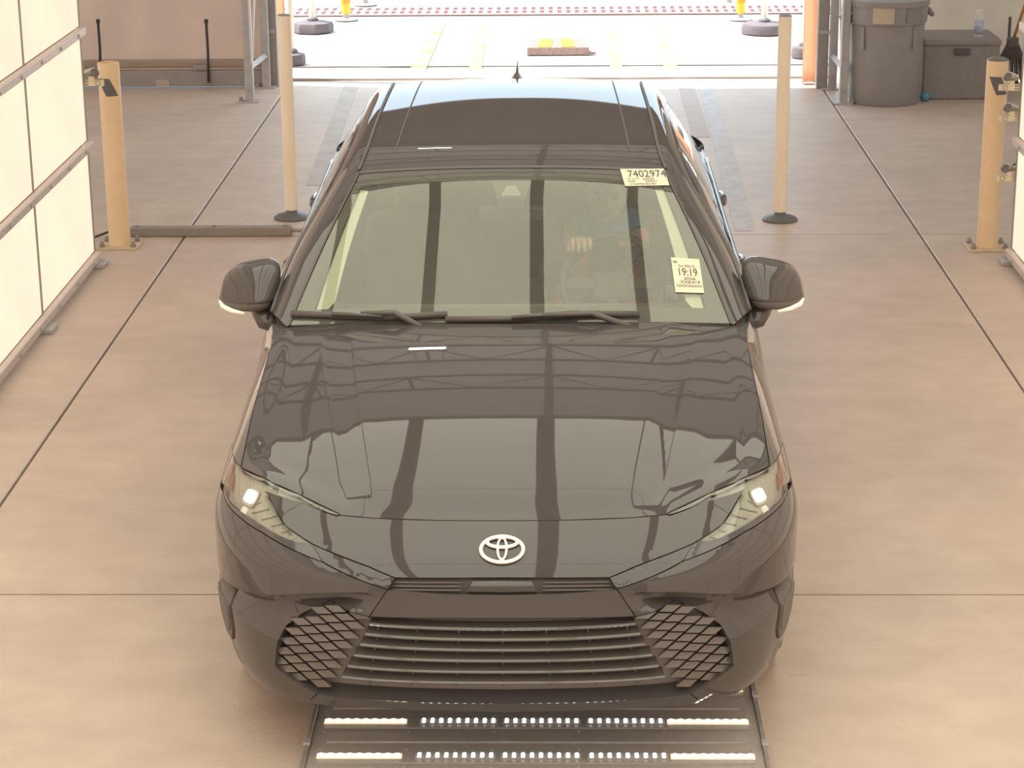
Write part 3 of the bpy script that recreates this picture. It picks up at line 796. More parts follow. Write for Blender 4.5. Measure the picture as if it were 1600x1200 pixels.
def trace(u, v):
    """where the view line through a photo pixel meets the body skin (local coordinates)"""
    d = lray(u, v); best = None; prev = None
    for i in range(700):
        t = (5.2+i*.004)/d[1]*1.0
        p = CO_L+d*t
        if p[2] > .96 or p[2] < .14: continue
        g = abs(p[0])-hw(p[1], p[2])
        if p[1]-Y0S(p[2]) < -.02: g = max(g, 1.0)
        if best is None or g < best[0]: best = (g, p)
        if g <= 0:
            if prev is not None:
                a, b = prev, t
                for _ in range(30):
                    m_ = (a+b)/2; q = CO_L+d*m_
                    if abs(q[0])-hw(q[1], q[2]) <= 0 and q[1] > Y0S(q[2]): b = m_
                    else: a = m_
                return CO_L+d*b
            return p
        prev = t
    p = best[1]; return np.array([math.copysign(hw(p[1], p[2]), p[0]), p[1], p[2]])
_d0 = lray(800, 600)
def T(u, v):
    return G_inv(trace(u, v))
def TL(pts):  # left-hand traces as positive-side chart points
    return [(abs(a), b) for a, b in (T(u, v) for u, v in pts)]
def YZ(y, z): return (XIM+(y-Y0S(z)-LFz(z)), z) if y-Y0S(z) >= LFz(z) else G_inv((hw(y, z), y, z))

def dens(poly, step):
    out = []
    n = len(poly)
    for i in range(n):
        a, b = poly[i], poly[(i+1) % n]; L = math.hypot(b[0]-a[0], b[1]-a[1]); k = max(1, int(L/step))
        for j in range(k): out.append((a[0]+(b[0]-a[0])*j/k, a[1]+(b[1]-a[1])*j/k))
    return out
def inpoly(p, poly):
    x, y = p; r_ = False; j = len(poly)-1
    for i in range(len(poly)):
        xi, yi = poly[i]; xj, yj = poly[j]
        if (yi > y) != (yj > y) and x < (xj-xi)*(y-yi)/(yj-yi)+xi: r_ = not r_
        j = i
    return r_
def shrink(poly, d):
    n = len(poly); A = sum(poly[i][0]*poly[(i+1) % n][1]-poly[(i+1) % n][0]*poly[i][1] for i in range(n))/2
    s = 1 if A > 0 else -1; out = []
    for i in range(n):
        a, b, c = poly[i-1], poly[i], poly[(i+1) % n]
        e1 = Vector((b[0]-a[0], b[1]-a[1])); e2 = Vector((c[0]-b[0], c[1]-b[1]))
        if e1.length < 1e-9 or e2.length < 1e-9: out.append(b); continue
        e1.normalize(); e2.normalize()
        n1 = Vector((-e1.y, e1.x))*s; n2 = Vector((-e2.y, e2.x))*s; m_ = n1+n2
        if m_.length < 1e-3: m_ = n1
        else: m_ = m_/max(.35, m_.dot(n1))
        out.append((b[0]+m_.x*d, b[1]+m_.y*d))
    return out
def sm(pts, closed=False, it=2):
    """Chaikin corner rounding that keeps the end points"""
    P = [tuple(p) for p in pts]
    for _ in range(it):
        Q = [P[0]]
        for i in range(len(P)-1):
            a, b = P[i], P[i+1]
            Q += [(a[0]*.75+b[0]*.25, a[1]*.75+b[1]*.25), (a[0]*.25+b[0]*.75, a[1]*.25+b[1]*.75)]
        Q.append(P[-1]); P = Q
    return P
def cdt_panel(name, poly, fn, M, parent, grid=.013, flange=.018, gap=.0015, mirror=False, angle=None, smooth=True, lines=()):
    """fill the chart polygon with triangles and lay it on the surface fn(a, b, depth)"""
    poly = shrink(poly, gap) if gap else poly
    P = dens(poly, grid*.8); n = len(P)
    xs_ = [p[0] for p in P]; ys_ = [p[1] for p in P]
    pts = list(P); ed = [(i, (i+1) % n) for i in range(n)]
    inner = []
    for ln in lines:
        ln = [p for p in ln if inpoly(p, P) and np.min(np.hypot(np.array(P)[:, 0]-p[0], np.array(P)[:, 1]-p[1])) > .003]
        o0 = len(pts); pts += ln
        ed += [(o0+k, o0+k+1) for k in range(len(ln)-1) if abs(ln[k+1][0]-ln[k][0]) < .02]
    arrl = np.array(pts)
    y = min(ys_)+grid*.5; row = 0
    arr = arrl
    while y < max(ys_):
        x = min(xs_)+(grid*.5 if row % 2 else 0)
        while x < max(xs_):
            if inpoly((x, y), P):
                if np.min((arr[:, 0]-x)**2+(arr[:, 1]-y)**2) > (grid*.45)**2: inner.append((x, y))
            x += grid
        y += grid; row += 1
    pts += inner
    res = delaunay_2d_cdt([Vector(p) for p in pts], ed, [], 0, 1e-7)
    V2, F = res[0], res[2]
    Fk = []
    for f in F:
        c = (sum(V2[i].x for i in f)/len(f), sum(V2[i].y for i in f)/len(f))
        if inpoly(c, P): Fk.append(f)
    V = [fn(p.x, p.y, 0.0) for p in V2]
    if flange:
        cnt = {}
        for f in Fk:
            for i in range(len(f)):
                a, b = f[i], f[(i+1) % len(f)]; cnt[(a, b)] = cnt.get((a, b), 0)+1
        be = [k for k in cnt if (k[1], k[0]) not in cnt]
        m1 = {}
        for a, b in be:
            for q in (a, b):
                if q not in m1: m1[q] = len(V); V.append(fn(V2[q].x, V2[q].y, flange))
        F2 = [(b, a, m1[a], m1[b]) for a, b in be]
    else: F2 = []
    mb = MB(); mb.add(V, Fk+F2)
    if mirror:
        mb.v = [(-x, y_, z_) for x, y_, z_ in mb.v]; mb.f = [f[::-1] for f in mb.f]
    o = mb.build(name, M, parent, smooth=smooth, angle=angle or 50)
    return o
def both(name, poly, M, parent, parents=None, **k):
    r_ = []
    for s in (1, -1):
        fn = (lambda a, b, d: tuple(G(a, b, d)))
        p = parents[0 if s == 1 else 1] if parents else parent
        r_.append(cdt_panel(name, poly, fn, M, p, mirror=(s == -1), **k))
    return r_

# -------- traced outlines (left half of the photo, mirrored)
hl_top = [(531, 803), (467, 772), (412, 746.5), (376, 730), (365, 706), (358, 690)]
hl_out = [(351, 704), (349, 735), (350, 757)]
hl_low = [(352, 768), (360, 785), (380, 801), (412, 823), (448, 842), (489, 851)]
hl_in = [(467, 837), (446, 822), (431, 799), (421, 779), (413, 766)]
hl_arm = [(467, 783), (527, 806)]
c_top, c_out, c_low, c_in, c_arm = TL(hl_top), TL(hl_out), TL(hl_low), TL(hl_in), TL(hl_arm)
HL = c_top[:4]+sm(c_top[3:]+c_out+c_low[:3], it=1)[1:-1]+c_low[2:]+sm([c_low[-1]]+c_in, it=1)[1:]+c_arm
trim_low = TL([(503, 877), (481, 869), (448, 854), (412, 833), (376, 809), (355, 787), (349, 768)])
TRIMP = [c_out[-1]]+c_low+trim_low
slot_top = TL([(489, 851), (540, 872), (577, 886), (617, 903)])+[(0.0, T(787, 903)[1])]
slot_bot = [(0.0, T(787, 929)[1])]+TL([(700, 928), (606, 921), (503, 877)])
hood_f = TL([(531, 804.5), (584, 809), (687, 812.5)])+[(0.0, T(786, 813)[1])]
gr_top = TL([(577, 964), (507, 944)])
gr_side = TL([(467, 962), (442, 981), (433, 1008), (430, 1041)])
gr_bot = TL([(441, 1050), (496, 1084), (577, 1092), (680, 1097)])+[(0.0, T(787, 1099)[1])]
gr_c = [(0.0, T(787, 967)[1])]
GRILL_TOP = gr_c+gr_top; GRILL = gr_c+gr_top+sm([gr_top[-1]]+gr_side, it=1)[1:]+gr_bot
seam = YZ(.60, c_out[-1][1]-.012)

# -------- painted front panels
nose = hood_f[::-1]+[c_arm[-1]]+c_arm[::-1][1:]+c_in[::-1]+[c_low[-1]]+slot_top[1:]
# full width nose panel
def full(poly_half):  # half polygon starting and ending on the centre line
    return poly_half+[(-a, b) for a, b in poly_half[::-1] if abs(a) > 1e-6]
gfn = lambda a, b, d: tuple(G(a, b, d))
bumper = empty('front_bumper'); bumper.parent = car
nose_half = hood_f[::-1]+c_arm[::-1]+c_in[::-1]+[c_low[-1]]+slot_top[1:]
cdt_panel('nose_panel', full(nose_half), gfn, PAINT, bumper, grid=.016)
# cheeks: from under the headlight round to the wheel arch
ARC_Y, ARC_Z, ARC_R = .985, .335, .365
arch_f = [YZ(ARC_Y-ARC_R*math.cos(q), ARC_Z+ARC_R*math.sin(q)) for q in np.linspace(.62, -.36, 12)]
zl = .205
lip = [(T(787, 1100)[1])]
cheek = slot_bot[:-1][::-1][:0]
cheek = trim_low+[(c_out[-1][0]+.004, c_out[-1][1]-.014)]+[(arch_f[0][0], c_out[-1][1]-.02)] + arch_f
cheek += [YZ(.55, .195), YZ(.30, .19)]
lipz = T(787, 1108)[1]
cheek += TL([(480, 1098)])
cheek += gr_bot[:2][::-1] + gr_side[::-1] + gr_top[::-1] + [slot_bot[2]]
CHEEK = cheek
def xline(off):
    out = []
    for a in np.arange(.30, 1.05, .007):
        z = .55
        for _ in range(4):
            x = abs(G(a, z, 0, False)[0]); z = ZC(x)-off(x)
        out.append((float(a), float(z)))
    return out
_tri = lambda x: min(1, max(0.0, min((x-.46)/.19, (.86-x)/.20)))
both('cheek', CHEEK, PAINT, bumper, grid=.0105, angle=28, lines=[xline(lambda x: 0.0), xline(lambda x: .012), xline(lambda x: .026), xline(lambda x: .026+.03+.085*_tri(x))])
# lower lip under the grille
liph = [gr_bot[-1]]+gr_bot[::-1][1:-1]+[gr_bot[1]]+TL([(480, 1098)])+TL([(577, 1104)])+[(0.0, T(787, 1112)[1])]
liph = gr_bot[4:0:-1]+TL([(480, 1098)])+TL([(577, 1106), (680, 1111)])+[(0.0, T(787, 1113)[1])]
cdt_panel('lower_lip', full(liph), gfn, PAINT, bumper, grid=.014)
# plain panel between upper slot and grille
plate = [slot_bot[0], slot_bot[1], slot_bot[2], gr_top[0], gr_c[0]]
cdt_panel('plate_panel', full(plate), gfn, GLOSSB, bumper, grid=.016)
# upper slot: recessed backing with side fillets, dark mesh and centre block
slot_h = [slot_bot[0], slot_bot[1], slot_bot[2], slot_bot[3]]+slot_top
cdt_panel('slot_backing', full(slot_h), lambda a, b, d: tuple(G(a, b, .030+d)), TRIM, bumper, grid=.016, gap=-.004)
fil = [slot_bot[3], slot_bot[2]]+[slot_top[3], slot_top[2], slot_top[1], slot_top[0]]
both('slot_fillet', fil, PAINT, bumper, grid=.012, gap=.001)
zc0, zc1 = slot_bot[0][1], slot_top[4][1]
blk = [(0.0, zc0+.004), (.105, zc0+.006), (.085, zc1-.006), (0, zc1-.005)]
cdt_panel('sensor_block', full(blk), lambda a, b, d: tuple(G(a, b, .006+d)), GLOSSB, bumper, grid=.012)
for s in (-1, 1):
    for k in range(3):
        zz = zc0+.010+k*(zc1-zc0-.016)/2.4
        MB().tube([G(s*a, zz, .012, False) for a in np.linspace(.115, .315, 9)], .0035, 6).build('slot_bar', TRIM, bumper, True)
# black trim under headlights, side vents, lower fins
both('headlight_trim', TRIMP, GLOSSB, bumper, grid=.010, gap=.0005)
vent = [YZ(.47, .495), YZ(.33, .487), YZ(.300, .46), YZ(.300, .37), YZ(.325, .33), YZ(.40, .325), YZ(.455, .36)]
for s in (1, -1):
    v_ = cdt_panel('side_vent', vent, lambda a, b, d: tuple(G(a, b, -.006+d)), TRIM, bumper, grid=.012, gap=0, mirror=(s == -1))
    inn = [(p[0]*.8+.2*vent[3][0]+.012, p[1]*.62+.38*.41) for p in vent]
    cdt_panel('vent_slot', inn, lambda a, b, d: tuple(G(a, b, -.0085+d)), INTER, v_, grid=.012, gap=0, mirror=(s == -1))
fin = TL([(358, 1003), (372, 1041), (380, 1036), (366, 1000)])
both('lower_fin', fin, TRIM, bumper, grid=.010, gap=0)

# -------- grille
grille = empty('grille'); grille.parent = car
cdt_panel('grille_backing', full(GRILL), lambda a, b, d: tuple(G(a, b, .055+d*.0, False)), mat('grille_dark', (.28, .245, .235), .7), grille, grid=.022, gap=-.012, flange=0)
cdt_rim = full(GRILL)
cdt_rim = dens(cdt_rim, .02)
rim = MB(); nR = len(cdt_rim)
V = [G(a, b, -.001) for a, b in cdt_rim]+[G(a, b, .056) for a, b in cdt_rim]
rim.add(V, [(i, (i+1) % nR, nR+(i+1) % nR, nR+i) for i in range(nR)])
rim.build('grille_surround', GLOSSB, grille, True)
FINM = mat('grille_fin_gloss', (.135, .118, .108), .18, coat=.6)
slatv = [(979, 986), (995.5, 1003), (1012, 1019.5), (1029, 1036.5), (1046, 1054), (1063, 1071)]
lx = [(581, 0), (574, 0), (566, 0), (556, 0), (546, 0), (537, 0)]
for k, (vl, vc) in enumerate(slatv):
    a0 = abs(T(lx[k][0]-4, vl-1.5)[0]); zl_, zc_ = T(lx[k][0]-4, vl-1.5)[1], T(787, vc)[1]
    mb = MB(); N = 41; rows_ = []
    for i in range(N):
        q = -1+2*i/(N-1); a = q*a0; z = zc_+(zl_-zc_)*q*q
        # wedge section: top front edge, back top, bottom
        rows_ += [tuple(G(a, z+.006, .010, False)), tuple(G(a, z+.002, .006, False)), tuple(G(a, z-.003, .009, False)), tuple(G(a, z-.002, .05, False)), tuple(G(a, z+.012, .05, False))]
    F = []
    for i in range(N-1):
        for j in range(5): F.append((i*5+j, i*5+(j+1) % 5, (i+1)*5+(j+1) % 5, (i+1)*5+j))
    F += [tuple(range(5)), tuple((N-1)*5+j for j in range(5))]
    mb.add(rows_, F); mb.build('grille_slat', FINM, grille, angle=35)
# thin uprights behind the slats
for a in (-.36, -.245, -.125, 0, .125, .245, .36):
    MB().tube([G(a*1.12, .30, .035, False), G(a, .50, .035, False)], .004, 5).build('grille_upright', TRIM, grille)
# leaf-shaped fins of the side mesh (traced lattice)
def leaf(u, v, f, s):
    pts = [(u-17.3*f, v-4.9), (u+4.0*f, v-4.9), (u+17.7*f, v+4.6), (u-3.6*f, v+4.9)]
    ch = [T(*p) for p in pts]; ch = [(s*abs(a), b) for a, b in ch]
    top = [G(ch[0][0], ch[0][1], .013, False), G(ch[1][0], ch[1][1], .013, False), G(ch[2][0], ch[2][1], .007, False), G(ch[3][0], ch[3][1], .007, False)]
    bot = [p+np.array([0, .024, -.003]) for p in top]
    V = [tuple(p) for p in top+bot]
    MB().add(V, [(0,1,2,3), (7,6,5,4), (0,4,5,1), (1,5,6,2), (2,6,7,3), (3,7,4,0)]).build('mesh_fin', FINM, grille)
gpx = [(577, 958), (507, 943), (467, 962), (442, 981), (433, 1008), (430, 1041), (441, 1052), (500, 1080), (530, 1075), (556, 1030), (590, 965)]
for i_ in range(-8, 3):
    for j_ in range(-3, 10):
        u = 560.2+i_*23.4+j_*14.6; v = 963.4-2.4*i_+13.0*j_
        if inpoly((u, v), gpx) and u < 563-(v-963)*.585:
            f = 1.0
            for s in (1, -1): leaf(u, v, f, s)

# -------- headlights
HLB = mat('headlight_reflector', (.82, .78, .66), .35, .0, noise=.22, nscale=160)
LEDL = emat('headlamp_beam', (1, .97, .80), 3.2)
for s in (1, -1):
    h = empty('headlight'); h.parent = car
    cdt_panel('housing', HL, lambda a, b, d: tuple(G(a, b, .022+d)), HLB, h, grid=.012, gap=.0, flange=.03, mirror=(s == -1))
    cdt_panel('lens', HL, lambda a, b, d: tuple(G(a, b, .001+d)), LENS, h, grid=.014, gap=.001, flange=.02, mirror=(s == -1))
    c = T(388, 772); c = (abs(c[0]), c[1])
    def rr(w_, h_, dep, n=20):
        out = []
        for k in range(n):
            q = 2*math.pi*k/n; cx = math.copysign(abs(math.cos(q))**.5, math.cos(q)); cz = math.copysign(abs(math.sin(q))**.5, math.sin(q))
            out.append((c[0]+cx*w_, c[1]+cz*h_))
        return out
    bz = cdt_panel('projector_bezel', rr(.044, .020, 0), lambda a, b, d: tuple(G(a, b, .012+d)), HLB, h, grid=.012, gap=0, mirror=(s == -1))
    cdt_panel('projector_lamp', rr(.034, .0125, 0), lambda a, b, d: tuple(G(a, b, .009+d)), LEDL, bz, grid=.010, gap=0, flange=.004, mirror=(s == -1))
    l2 = [(a-.004, b-.030) for a, b in rr(.018, .008, 0)]
    cdt_panel('lower_lamp', l2, lambda a, b, d: tuple(G(a, b, .012+d)), mat('lamp_grid', (.8, .78, .66), .3, emit=(1, .95, .75), estr=.5), bz, grid=.010, gap=0, flange=.004, mirror=(s == -1))
    # ribs inside the lower arm
    for k in range(6):
        t = k/5.0
        ua, va = 396+t*66, 789+t*46; ub, vb = 405+t*60, 778+t*55
        A, B = T(372+t*80, 786+t*50), T(404+t*62, 778+t*54)
        MB().tube([G(s*abs(A[0]), A[1], .018), G(s*(abs(A[0])+abs(B[0]))/2, (A[1]+B[1])/2, .018), G(s*abs(B[0]), B[1], .018)], .0022, 5).build('reflector_rib', HLB, h, True)
    mk = TL([(357, 700), (352, 715), (351, 745), (357, 765), (360, 740), (359, 715)])
    cdt_panel('side_marker', mk, lambda a, b, d: tuple(G(a, b, .014+d)), mat('amber_marker', (.55, .20, .10), .3), h, grid=.012, gap=0, flange=.004, mirror=(s == -1))

# -------- hood
_hz0 = T(786, 813)[1]
def HZ(y):
    t = min(1, max(0, (y-.2)/1.17)); A, Bq = .45, .05; p = A*1.17/(1.012-_hz0-Bq*1.17)-1
    return _hz0+Bq*1.17*t+A*1.17*(1-(1-t)**(p+1))/(p+1)
hc_ = np.array(G(*c_top[3])); YC = hc_[1]
_ed = [hc_]+[trace(u, v)*np.array([-1, 1, 1]) for u, v in ((384, 692), (390.5, 660))]
for y_ in (.93, 1.20, 1.50): z_ = ZTS(y_)-.004; _ed.append(np.array([hw(y_, z_), y_, z_]))
EDC, _ = curve3(_ed)
def hood_edge(v):
    p = EDC(v); return np.array([p[0]-.003, p[1], p[2]+.001])
front_pts = [np.array(G(a, b)) for a, b in [(0.0, hood_f[-1][1])]+hood_f[::-1][1:]+c_top[:4]]
fu = [p[0]/front_pts[-1][0] for p in front_pts]
FY = Spline([(u, p[1]) for u, p in zip(fu, front_pts)]); FZ = Spline([(u, p[2]) for u, p in zip(fu, front_pts)])
FYl = lambda u: float(np.interp(u, fu, [p[1] for p in front_pts])); FZl = lambda u: float(np.interp(u, fu, [p[2] for p in front_pts]))
XI_ = Spline([(.2, .365), (.6, .44), (1.0, .50), (1.4, .54)]); XO_ = Spline([(.2, .455), (.6, .535), (1.0, .60), (1.4, .64)])
def hood_pt(uu, v, off=0.0):
    s = -1 if uu < 0 else 1; u = abs(uu)
    E_ = hood_edge(v); yc = .203+v*(1.375-.203); zc_ = HZ(yc)
    x = E_[0]*u; y = yc+(E_[1]-yc)*u**(4.0-2*v)
    z0_ = zc_-(zc_-E_[2])*u**2.4
    # skin follows the front cut line
    k = (1-sstep(0, .55, v))
    E0 = hood_edge(0); by = .203+(E0[1]-.203)*u**4.0; bz_ = HZ(.203)-(HZ(.203)-E0[2])*u**2.4
    y += (FYl(u)-by)*(1-sstep(0, .8, v)); z = z0_+(FZl(u)-bz_)*k
    xi, xo = XI_(yc), XO_(yc)
    t = min(1, max(0, (x-xi)/(xo-xi))); st = .014*sstep(.0, .10, v)*(1-.55*sstep(.35, .95, v))
    z += st*(1-t) - st*.45 if False else st*(.5-t)*(1-sstep(.9, 1.0, u))*sstep(0, .06, v)
    z += -.5*st*0
    return (s*x, y, z-off)
hb_ = MB(); NU, NV = 121, 81
def hood_u(i, v):   # columns that follow the crease lines
    k = abs(i-60); s = -1 if i < 60 else 1
    E_ = hood_edge(v); y_ = .203+v*(1.375-.203); a1, a2 = XI_(y_)/E_[0], XO_(y_)/E_[0]
    u = a1*k/28 if k <= 28 else (a1+(a2-a1)*(k-28)/10 if k <= 38 else a2+(1-a2)*(k-38)/22)
    return s*u
hb_.grid(lambda a, b: hood_pt(hood_u(round(a*(NU-1)), b), b), NU, NV)
# folded edge
ring = [(i, 0) for i in range(NU)]+[(NU-1, j) for j in range(1, NV)]+[(i, NV-1) for i in range(NU-2, -1, -1)]+[(0, j) for j in range(NV-2, 0, -1)]
base = len(hb_.v)
for (i, j) in ring:
    x, y, z = hb_.v[j*NU+i]; hb_.v.append((x*.997, y, z-.02))
for k, (i, j) in enumerate(ring):
    (i2, j2) = ring[(k+1) % len(ring)]; k2 = (k+1) % len(ring)
    hb_.f.append((j2*NU+i2, j*NU+i, base+k, base+k2)); hb_.m.append(0)
hood = hb_.build('hood', PAINT, car, angle=40)

# -------- side panels
def arch(cy, a0, a1, n=16, r_=ARC_R, z=ARC_Z): return [YZ(cy-r_*math.cos(q), z+r_*math.sin(q)) for q in np.linspace(a0, a1, n)]
CY_R = .985+2.825
fender = [YZ(1.60, ZTS(1.60)-.002)]+[G_inv(EDC(v)) for v in np.linspace(1, 0, 30)]+sm(c_top[3:]+c_out, it=1)[1:]
fender += [(arch_f[0][0], c_out[-1][1]-.02)]+arch(ARC_Y, .62, math.pi+.33)+[YZ(1.52, .215), YZ(1.575, .6)]
both('front_fender', fender, PAINT, car, grid=.02)
def door(y0, y1, y0b, y1b): return [YZ(y, ZTS(y)-.002) for y in np.linspace(y0, y1, 10)]+[YZ(y1b, .6), YZ(y1b, .24), YZ(y0b, .24), YZ(y0b, .6)]
def door_parts(d, s, yh, zh):
    # handle: curved grip standing off the skin
    f = lambda y, z, o: np.array([s*(hw(y, z)+o), y, z])
    MB().tube([f(yh-.10, zh, .0), f(yh-.08, zh+.003, .016), f(yh, zh+.006, .022), f(yh+.08, zh+.004, .016), f(yh+.10, zh, .0)], [.010, .016, .018, .016, .010], 10, upv=(0, 0, 1)).build('door_handle', PAINT, d, True)
fd = both('front_door', door(1.604, 2.64, 1.56, 2.62), PAINT, car, grid=.03)
rd = both('rear_door', door(2.648, 3.72, 2.626, 3.42), PAINT, car, grid=.03)
for k, s in enumerate((1, -1)):
    door_parts(fd[k], s, 2.52, .925); door_parts(rd[k], s, 3.52, .955)
quarter = [YZ(y, ZTS(y)-.002) for y in np.linspace(3.724, 4.24, 8)]+[YZ(4.24, .6), YZ(4.24, .25)]+arch(CY_R, math.pi+.28, .62)[:]+[YZ(3.46, .6)]
quarter = [YZ(y, ZTS(y)-.002) for y in np.linspace(3.724, 4.24, 8)]+[YZ(4.24, .6), YZ(4.24, .25)]+arch(CY_R, math.pi+.24, .30)+[YZ(3.43, .5), YZ(3.60, .8)]
both('rear_quarter', quarter, PAINT, car, grid=.03)
sill = [YZ(1.36, .235), YZ(3.43, .235), YZ(3.43, .16), YZ(1.36, .16)]
both('sill', sill, TRIM, car, grid=.04)
# tail
def tail(a, b):
    z = .2+.84*b; t = (a*2-1)*math.pi/2; s = 1 if t > 0 else -1
    k = math.sqrt(max(0, math.sin(abs(t)))); W_ = WF(3.5, min(z, 1.0))
    y = 4.245+(.64-.09*max(0, b-.75)*2)*math.cos(t); return (s*W_*k, y, z)
MB().grid(tail, 61, 26).build('rear_bumper', PAINT, car, True)
for s in (1, -1):
    tl = MB().grid(lambda a, b: tuple(np.array(tail(.5+s*(.26+.18*a), .72+.14*b))*np.array([1.003, 1.0, 1])+np.array([0, .006, 0])), 16, 5).build('tail_light', mat('red_tail_lens', (.45, .03, .03), .2), car, True)

# -------- greenhouse
Ic, It = curve3([(.765, 1.46, .985), (.70, 1.685, 1.128), (.63, 1.905, 1.262), (.565, 2.115, 1.376), (.54, 2.5, 1.440), (.53, 3.05, 1.468), (.53, 3.6, 1.446), (.59, 4.05, 1.28), (.67, 4.36, 1.10)])
Oc, Ot = curve3([(.832, 1.60, .992), (.79, 1.82, 1.118), (.715, 2.05, 1.245), (.655, 2.27, 1.340), (.625, 2.6, 1.395), (.615, 3.1, 1.418), (.62, 3.6, 1.388), (.68, 4.05, 1.22), (.79, 4.36, 1.05)])
Cc, Ct = curve3([(0, 1.395, 1.012), (0, 1.62, 1.157), (0, 1.845, 1.291), (0, 2.07, 1.405), (0, 2.45, 1.458), (0, 3.05, 1.485), (0, 3.65, 1.462), (0, 4.10, 1.30), (0, 4.42, 1.12)])
def pw(T_, q):   # param by control index q in 0..8
    return float(np.interp(q, range(9), T_))
def row(q, u, off=0.0):
    E_ = Ic(pw(It, q)); C_ = Cc(pw(Ct, q)); s = -1 if u < 0 else 1; a = abs(u)
    return np.array([s*E_[0]*a, C_[1]+(E_[1]-C_[1])*a**2, C_[2]+(E_[2]-C_[2])*a**2.3-off])
ws = MB().grid(lambda a, b: tuple(row(.02+2.96*b, (-1+2*a)*.985)), 49, 33)
wsh = ws.build('windshield', WGLASS, car, True)
# dark printed border on the glass, as a thin band just inside it
FRIT = mat('glass_border_print', (.085, .075, .066), .5)
def band(name, q0, q1, u0, u1, M, n=24, off=.006, par=None, nu=5, mid=None):
    return MB().grid(lambda a, b: tuple(row(q0+(q1-q0)*b, u0+(u1-u0)*a, off)), nu, n).build(name, M, par or car, True)
band('border_print', 2.72, 2.99, -.985, .985, FRIT, 6, nu=41, par=wsh)
for s in (1, -1): MB().grid(lambda a, b: tuple(row(.02+2.73*b, s*(.985-(.088-.045*b)*a), .004)), 5, 24).build('border_print', FRIT, wsh, True)
band('border_print', .02, .30, -.985, .985, FRIT, 5, nu=41, par=wsh)
# black gasket strip between glass and pillar
for s in (1, -1):
    MB().grid(lambda a, b: tuple(row(.0+3.0*b, s*(.985+.015*a), -.004+.004*a)), 3, 30).build('windshield_gasket', TRIM, car, True)
    def rail(a, b):
        q = .0+8.0*b; I_ = Ic(pw(It, q)); O_ = Oc(pw(Ot, q)); p = I_*(1-a)+O_*a
        bul = .020*math.sin(math.pi*a); n = np.array([.55, -.25 if q < 3 else (.0 if q < 6 else .3), .8]); p = p+n*bul
        return (s*p[0], p[1], p[2])
    MB().grid(rail, 9, 90).build('roof_rail', PAINT, car, True)
    MB().tube([(s*q[0], q[1], q[2]+.004) for q in [Ic(pw(It, 3.05+3.2*k/24)) for k in range(25)]], .006, 6).build('roof_moulding', TRIM, car, True)
    # chrome/black window line along outer edge
    MB().tube([(s*(q[0]+.003), q[1], q[2]-.002) for q in [Oc(pw(Ot, .05+6.8*k/60)) for k in range(61)]], .007, 6).build('window_moulding', GLOSSB, car, True)
    def sg(a, b):
        q = .12+6.6*a; O_ = Oc(pw(Ot, q)); z0_ = ZTS(O_[1])-.002; B_ = np.array([hw(O_[1], z0_)-.006, O_[1], z0_])
        p = O_*(b)+B_*(1-b); p[0] += .02*math.sin(math.pi*b); return (s*p[0], p[1], p[2])
    g = MB().grid(sg, 60, 8).build('side_window', SGLASS, car, True)
    for qq in (2.655, 3.62):
        mb = MB()
        # pillar strip at constant y
        from_y = qq
        best = min([(.12+6.6*k/400) for k in range(401)], key=lambda q: abs(Oc(pw(Ot, q))[1]-from_y))
        a_ = (best-.12)/6.6
        mb.grid(lambda a, b: tuple(np.array(sg(a_+(a-.5)*.035, b))+np.array([s*.004, 0, 0])), 4, 8)
        mb.build('door_pillar', GLOSSB, g, True)
    MB().tube([(s*(hw(y, ZTS(y)-.002)+.001), y, ZTS(y)+.002) for y in np.linspace(1.66, 4.0, 30)], .008, 6).build('belt_moulding', GLOSSB, car, True)
    def cq(a, b):
        q = 6.6+1.4*a; O_ = Oc(pw(Ot, q)); z0_ = ZTS(O_[1])-.01; B_ = np.array([hw(min(O_[1], 4.3), z0_), O_[1], z0_]); p = O_*b+B_*(1-b)
        return (s*p[0], p[1], p[2])
    MB().grid(cq, 14, 5).build('rear_pillar', PAINT, car, True)
roof = MB().grid(lambda a, b: tuple(row(3.0+3.45*b, -1+2*a)), 49, 60).build('roof', PAINT, car, True)
band('roof_front_seam', 2.985, 3.03, -.99, .99, TRIM, 4, off=-.0015, nu=41)
for s in (1, -1):
    MB().tube([tuple(row(3.4+2.6*k/20, s*(.80-.03*k/20), -.001)) for k in range(21)], .003, 5).build('roof_groove', TRIM, roof, True)
MB().grid(lambda a, b: tuple(row(6.45+1.5*b, -1+2*a)), 25, 16).build('rear_window', SGLASS, car, True)
MB().grid(lambda a, b: ((-1+2*a)*.72, 4.33+.52*b, 1.10-.02*b*b-.03*abs(-1+2*a)**3), 21, 10).build('trunk_lid', PAINT, car, True)
MB().grid(lambda a, b: tuple(row(3.0+3.45*b, (-1+2*a)*.99, .035)), 21, 20).build('headliner', INTER, car, True)
